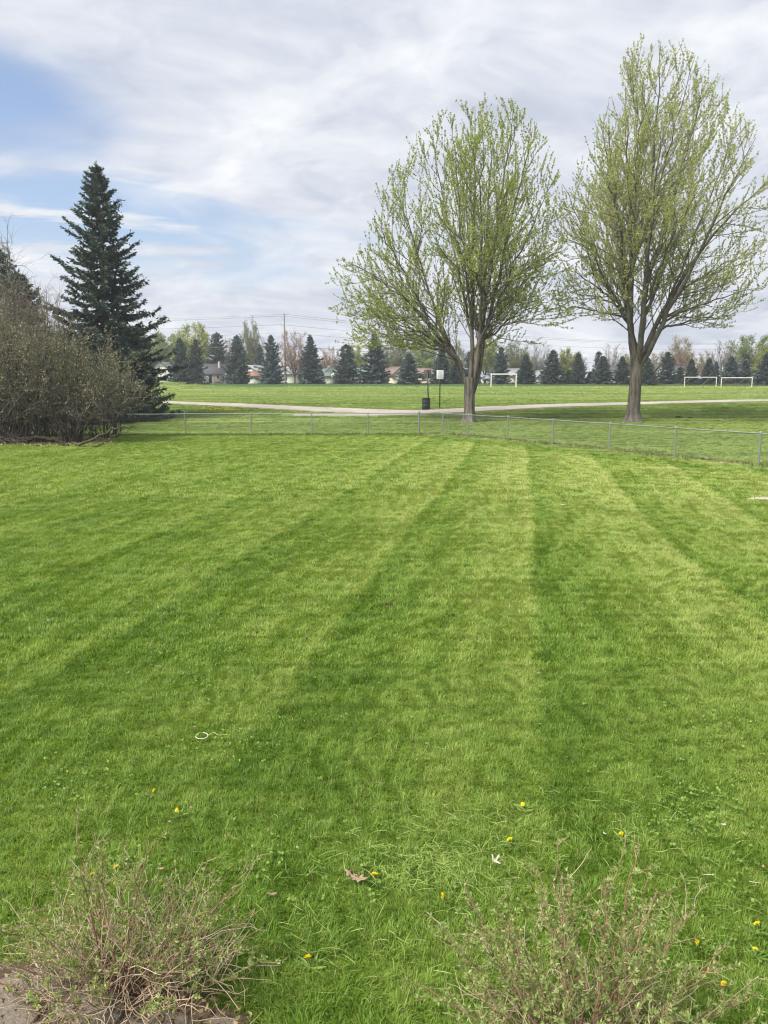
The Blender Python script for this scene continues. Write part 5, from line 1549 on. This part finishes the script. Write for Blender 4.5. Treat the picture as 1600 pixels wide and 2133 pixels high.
strands(130, 1400, 1760, 150, 60, 0.05, 0.16, 0.045, 0.07, mb)
strands(60, 500, 1900, 260, 110, 0.05, 0.16, 0.045, 0.07, mb)
strands(60, 800, 1620, 450, 70, 0.05, 0.14, 0.045, 0.065, mb)
tag(mb.obj('grass_clippings', M['clip']), 'loose pale grass clippings strewn over the near lawn', 'clippings', kind='stuff')
# clover and broad weeds among the blades
M['clover'] = m_leaf('clover_leaves', (0.10, 0.20, 0.03), (0.17, 0.28, 0.055), (0.26, 0.36, 0.11), 0.3)
mb = MB()
P, D, S = [], [], []
for (px0, py0, sx, sy, n) in ((420, 1400, 90, 50, 160), (1460, 1700, 70, 40, 170), (470, 1560, 80, 30, 90), (860, 1820, 110, 60, 70), (1060, 1930, 60, 40, 40), (560, 1790, 90, 40, 60), (240, 1810, 40, 14, 40), (1500, 1520, 70, 40, 90), (150, 1640, 60, 40, 70), (900, 1480, 300, 120, 160), (1540, 1880, 60, 80, 50)):
    for k in range(n):
        px, py = px0 + rng.normal() * sx, py0 + rng.normal() * sy
        x_, y_, z_ = ray(px, max(py, 1100)); t_ = H / -z_
        c = np.array((x_ * t_, y_ * t_, 0.05 + 0.02 * rng.random())); a0 = rng.random() * 6.28; sz = 0.014 + 0.012 * rng.random()
        for b in range(3):
            a = a0 + b * 2.094
            P.append(c); D.append((math.cos(a), math.sin(a), 0.25 + 0.2 * rng.normal())); S.append(sz)
leaves(mb, np.array(P), np.array(D), np.array(S), np.array(S) * 0.95, rng, 0.12)
tag(mb.obj('clover', M['clover']), 'small clover and broad leaved weeds among the near grass', 'weeds', kind='stuff')
# dandelion speckle of the field
M['speck'] = m_leaf('field_dandelions', (0.62, 0.50, 0.05), (0.75, 0.62, 0.06), (0.8, 0.7, 0.15), 0.2)
mb = MB()
n = 7000
y = 141.5 - np.abs(rng.normal(size=n)) * 5.5; x = -18 + 105 * rng.random(n)
kk = rng.random(n) < 0.35 + 0.5 * np.clip((x + 5) / 60, 0, 1)
x, y = x[kk], y[kk]; n = len(x)
leaves(mb, np.column_stack([x, y, T(x, y) + 0.08 + 0.04 * rng.random(n)]), np.column_stack([rng.normal(size=(n, 2)), np.full(n, 0.4)]), 0.06 + 0.05 * rng.random(n), 0.07, rng, 0.1)
n = 380
px = rng.normal(size=n) * 32 + 470
yy = 63.5 + rng.normal(size=n) * 0.8
x = (px - 800) / 1600 * yy * 1.0
leaves(mb, np.column_stack([x, yy, T(x, yy) + 0.09]), np.column_stack([rng.normal(size=(n, 2)), np.full(n, 0.4)]), 0.06, 0.06, rng, 0.1)
tag(mb.obj('field_dandelions', M['speck']), 'yellow specks of distant dandelions along the field edge', 'flowers', kind='stuff')

# ------------------------------------------------------------------ planting bed, stones
def m_mulch():
    m, g = mat_new('leaf_mulch')
    P = g.pos(); f = g.noise(P, 22, 6, 0.7); f2 = g.noise(P, 70, 4, 0.7)
    c = g.mix(f, (0.045, 0.032, 0.022), (0.14, 0.105, 0.075)); c = g.mix(g.sstep(f2, 0.55, 0.7, 0, 0.6), c, (0.30, 0.23, 0.17))
    return finish(m, g, c, 0.95, 0.1, g.bump(f, 0.8, 0.03))
M['mulch'] = m_mulch()
mb = MB(); k = 40; rng = np.random.default_rng(8)
a = np.arange(k) * 2 * math.pi / k; ed = 1 + 0.07 * np.sin(3 * a + 1) + 0.05 * rng.normal(size=k)
rings = []
for f, z in ((1.02, 0.004), (0.93, 0.03), (0.6, 0.05), (0.25, 0.06)):
    rings.append(np.stack([BED_C[0] + np.cos(a) * BED_C[2] * f * ed, BED_C[1] + np.sin(a) * BED_C[3] * f * ed, np.full(k, z) + 0.006 * rng.normal(size=k) * (f < 1)], -1))
V = np.concatenate(rings + [np.array([[BED_C[0], BED_C[1], 0.06]])])
F = []
for r_ in range(3):
    F += [(r_ * k + q, r_ * k + (q + 1) % k, (r_ + 1) * k + (q + 1) % k, (r_ + 1) * k + q) for q in range(k)]
mb.add(V, F); mb.f.append(np.array([(3 * k + q, 3 * k + (q + 1) % k, 4 * k) for q in range(k)], np.int32))
o = mb.obj('planting_bed', M['mulch'], smooth=True, kind='structure'); o['label'] = 'brown mulched bed under the left foreground shrub'
def m_stone():
    m, g = mat_new('rough_limestone')
    co = g.objco(); f = g.noise(co, 9, 6, 0.7); f2 = g.noise(co, 45, 5, 0.7)
    c = g.mix(f, (0.12, 0.10, 0.08), (0.30, 0.26, 0.215)); c = g.mix(g.sstep(f2, 0.52, 0.66, 0, 0.7), c, (0.10, 0.09, 0.08)); c = g.mix(g.sstep(f, 0.6, 0.72, 0, 0.5), c, (0.22, 0.15, 0.10))
    return finish(m, g, c, 0.92, 0.1, g.bump(g.m('ADD', f, f2), 1.0, 0.02))
M['stone'] = m_stone()
def stone(px, py, sx, sy, sz, seed, label, rz):
    rng = np.random.default_rng(seed)
    q = ground(px, py)
    mb = MB(); m, k = 9, 18
    pr = []
    for t in np.linspace(0.0, math.pi, m):
        s_, c_ = math.sin(t), math.cos(t)
        pr.append((abs(s_) ** 0.45, math.copysign(abs(c_) ** 0.55, c_)))
    mb.lathe(pr, k); V = mb.v[0]
    an = np.arctan2(V[:, 1], V[:, 0])
    rad = 1 + 0.12 * np.sin(2 * an + seed) + 0.09 * np.sin(3 * an + 2 * seed) + 0.06 * np.sin(5 * an)
    V[:, :2] *= rad[:, None]; V += rng.normal(size=V.shape).astype(np.float32) * 0.035
    V *= np.array((sx, sy, sz), np.float32)
    o = mb.obj('edging_stone', M['stone'], smooth=False); o.location = (q.x, q.y, sz * 0.55); o.rotation_euler = (0, 0, rz)
    s = o.modifiers.new('round', 'SUBSURF'); s.levels = 1; s.render_levels = 1
    return tag(o, label, 'stone', 'edging stones')
stone(70, 2070, 0.24, 0.14, 0.045, 1, 'large flat rough stone at bottom left below the left shrub', 0.2)
stone(185, 2120, 0.20, 0.13, 0.06, 2, 'flat stone half buried under the middle of left shrub', -0.3)
stone(330, 2150, 0.15, 0.10, 0.04, 3, 'pale stone under right half of the left shrub', 0.1)
stone(455, 2150, 0.09, 0.06, 0.03, 4, 'small stone at right foot of the left shrub', 0.4)
stone(10, 2150, 0.18, 0.14, 0.06, 5, 'flat stone in the bottom left corner', 0.9)

# dry leaves and twig bits lying in the bed and on the stones
mb = MB(); rng = np.random.default_rng(44); n = 900
aa = rng.random(n) * 6.28; rr_ = np.sqrt(rng.random(n))
x = BED_C[0] + np.cos(aa) * rr_ * BED_C[2]; y = BED_C[1] + np.sin(aa) * rr_ * BED_C[3]
leaves(mb, np.column_stack([x, y, 0.06 + 0.035 * rng.random(n)]), np.column_stack([rng.normal(size=(n, 2)), rng.normal(size=n) * 0.3]), 0.02 + 0.03 * rng.random(n), 0.015 + 0.012 * rng.random(n), rng, 0.3)
for k in range(260):
    a_, r_ = rng.random() * 6.28, math.sqrt(rng.random())
    S = grow(rng, (BED_C[0] + math.cos(a_) * r_ * BED_C[2], BED_C[1] + math.sin(a_) * r_ * BED_C[3], 0.07 + 0.04 * rng.random()), rng.normal(size=3) * (1, 1, 0.15), 0.06 + 0.16 * rng.random(), 4, 0, 0.25)
    mb.tube(S, [0.002, 0.002, 0.0018, 0.0015, 0.001], 3, False, 0.3 + 0.6 * rng.random())
tag(mb.obj('bed_litter', M['dead_leaf']), 'dry leaf and twig litter over the bed and stones at bottom left', 'litter', kind='stuff')

# ------------------------------------------------------------------ the two foreground shrubs
def m_stem(name, c0, c1, c2):
    m, g = mat_new(name)
    col = g.ramp(g.attr('rnd'), [(0.0, c0), (0.55, c1), (1.0, c2)])
    col = g.mix(g.sstep(g.noise(g.objco(), 60, 4, 0.7), 0.4, 0.65, 0, 0.45), col, tuple(k * 1.5 for k in c1))
    return finish(m, g, col, 0.85, 0.12)
M['p_stem'] = m_stem('russet_stems', (0.12, 0.066, 0.045), (0.26, 0.15, 0.105), (0.38, 0.26, 0.185))
M['p_dead'] = m_stem('dry_tan_twigs', (0.22, 0.16, 0.115), (0.36, 0.28, 0.20), (0.52, 0.43, 0.33))
M['p_leaf'] = m_leaf('grey_green_leaflets', (0.19, 0.26, 0.085), (0.30, 0.375, 0.135), (0.44, 0.49, 0.24), 0.42)
M['p_bud'] = m_leaf('dry_flower_heads', (0.28, 0.15, 0.11), (0.42, 0.26, 0.20), (0.55, 0.40, 0.33), 0.15)
def rosette(rng, LP, LD, LS, p, d, n, s):
    d = unit(d)
    LP.append(np.repeat(p[None], n, 0) + rng.normal(size=(n, 3)) * s * 0.10); LD.append(unit(rng.normal(size=(n, 3))) * 0.8 + d * 0.75 + (0, 0, 0.15)); LS.append(s * (0.6 + 0.7 * rng.random(n)))
def fore_shrub(loc, label, stems, seed, dead, extra=(), width=0.7, hgt=0.9, leafy=1.0, litter=300, buds=26, core=0.15):
    rng = np.random.default_rng(seed)
    root = empty('garden_shrub', loc, label, 'shrub', 'shrubs at the foot of the picture')
    st, dd, lv, bd = MB(), MB(), MB(), MB()
    LP, LD, LS = [], [], []
    tips = []
    jobs = []
    for k in range(stems):
        az = k * 2.39996 + rng.normal() * 0.2; u = math.sqrt((k + 0.5) / stems)
        jobs.append(((math.cos(az) * width * u, math.sin(az) * width * 0.62 * u, hgt * (1 - 0.58 * u ** 2.2) * (0.72 + 0.34 * rng.random())), 0.0032 + 0.0026 * rng.random(), 1.0))
    for e in extra: jobs.append((e, 0.0058, 0.65))
    for e, r0, lf in jobs:
        e = np.array(e)
        b = np.array((e[0] * core + rng.normal() * 0.05, e[1] * core + rng.normal() * 0.05, -0.03))
        c = np.array((b[0] * 0.55 + e[0] * 0.45, b[1] * 0.55 + e[1] * 0.45, e[2] * 0.42 + 0.05 * rng.random()))
        P = bez(b, c, e, 10, rng, 0.008)
        tone = rng.random()
        st.tube(P, r0 * (1 - 0.72 * np.linspace(0, 1, 11)), 5, False, tone)
        tips.append(P[-1])
        nb = int(6 + 7 * rng.random())
        for q in range(nb):
            t = 0.25 + 0.73 * (q + rng.random()) / nb
            p, tg = along(P, t)
            L = (0.07 + 0.20 * rng.random()) * (1.2 - 0.5 * t) * (0.7 + 0.5 * e[2] / hgt)
            B = grow(rng, p, unit(tg) * 0.75 + unit(rng.normal(size=3)) * 0.65 + (0, 0, 0.15), L, 5, 0.05, 0.16)
            is_dead = rng.random() < dead
            (dd if is_dead else st).tube(B, np.linspace(0.0021, 0.0010, 6), 4, False, rng.random())
            tips.append(B[-1])
            if is_dead and rng.random() < 0.7:
                for q2 in range(3):
                    p2, t2 = along(B, 0.3 + 0.7 * rng.random())
                    S = grow(rng, p2, unit(t2) * 0.6 + unit(rng.normal(size=3)) * 0.8, 0.03 + 0.06 * rng.random(), 3, 0.0, 0.25)
                    dd.tube(S, [0.0012, 0.001, 0.0009, 0.0007], 3, False, rng.random())
                if rng.random() < 0.5: continue
            m = int((2 + L * 24) * leafy * lf)
            for w in range(m):
                p2, t2 = along(B, 0.15 + 0.85 * rng.random())
                rosette(rng, LP, LD, LS, p2, t2 + rng.normal(size=3) * 0.02, int(rng.integers(6, 11)), 0.023)
        m = int(13 * leafy * lf)
        for w in range(m):
            p2, t2 = along(P, 0.35 + 0.65 * rng.random())
            rosette(rng, LP, LD, LS, p2 + rng.normal(size=3) * 0.006, rng.normal(size=3), int(rng.integers(4, 7)), 0.019)
    # old dry tangle around the crown of the plant
    for k in range(litter):
        az = rng.random() * 6.28; u = rng.random() ** 0.6
        p = np.array((math.cos(az) * width * 0.62 * u, math.sin(az) * width * 0.42 * u, 0.03 + 0.24 * rng.random() * (1 - 0.5 * u)))
        B = grow(rng, p, (math.cos(az) * 0.6 + rng.normal() * 0.6, math.sin(az) * 0.6 + rng.normal() * 0.6, 0.5 + rng.normal() * 0.5), 0.10 + 0.30 * rng.random(), 7, -0.02, 0.22)
        B[:, 2] = np.maximum(B[:, 2], 0.012)
        dd.tube(B, np.linspace(0.0024, 0.0012, 8), 4, False, rng.random())
    T_ = np.array(tips)
    ii = rng.choice(len(T_), buds, replace=False)
    for i_ in ii:
        n = 9
        leaves(bd, np.repeat(T_[i_][None], n, 0), unit(rng.normal(size=(n, 3))) + (0, 0, 0.5), 0.009, 0.006, rng, 0.2)
    st.obj('stems', M['p_stem'], root, smooth=True, kind='stuff')
    dd.obj('dry_twigs', M['p_dead'], root, kind='stuff')
    P, D, S = np.concatenate(LP), np.concatenate(LD), np.concatenate(LS)
    leaves(lv, P, D, S, S * 0.34, rng, 0.12)
    lv.obj('leaves', M['p_leaf'], root, kind='stuff')
    bd.obj('dry_flower_heads', M['p_bud'], root, kind='stuff')
    return root
b1 = ground(262, 2085)
def rel(b, px, py, Y): 
    p = at(px, py, Y); return (p.x - b.x, p.y - b.y, p.z)
fore_shrub((b1.x, b1.y, 0.03), 'half dry tan and green shrub at bottom left over stones', 36, 61, 0.5,
           [rel(b1, 155, 1765, b1.y), rel(b1, 200, 1752, b1.y + 0.1), rel(b1, 310, 1760, b1.y - 0.05), rel(b1, 440, 1800, b1.y), rel(b1, 520, 1815, b1.y + 0.05), rel(b1, 60, 1900, b1.y)], 0.78, 0.70, 0.75, 480, 30)
b2 = ground(1215, 2230)
fore_shrub((b2.x, b2.y, 0.0), 'russet stemmed green shrub at bottom right with two tall shoots', 44, 62, 0.36,
           [rel(b2, 1158, 1742, b2.y), rel(b2, 1326, 1756, b2.y + 0.05), rel(b2, 975, 1850, b2.y - 0.05), rel(b2, 1265, 1835, b2.y - 0.1), rel(b2, 1490, 2000, b2.y), rel(b2, 1120, 1800, b2.y + 0.1), rel(b2, 1350, 1900, b2.y)], 0.80, 1.02, 0.85, 240, 40, 0.2)

# ------------------------------------------------------------------ air
mb = MB(); mb.box((40, 165, 14.5), (560, 360, 33))
m = bpy.data.materials.new('thin_haze'); m.use_nodes = True
nt = m.node_tree
for nd in list(nt.nodes): nt.nodes.remove(nd)
pv = nt.nodes.new('ShaderNodeVolumePrincipled'); ou = nt.nodes.new('ShaderNodeOutputMaterial')
pv.inputs['Color'].default_value = (0.88, 0.92, 1.0, 1)
pv.inputs['Density'].default_value = 0.0006
pv.inputs['Anisotropy'].default_value = 0.35
nt.links.new(pv.outputs[0], ou.inputs['Volume'])
tag(mb.obj('haze', m), 'thin pale spring haze filling the air', 'haze', kind='stuff')
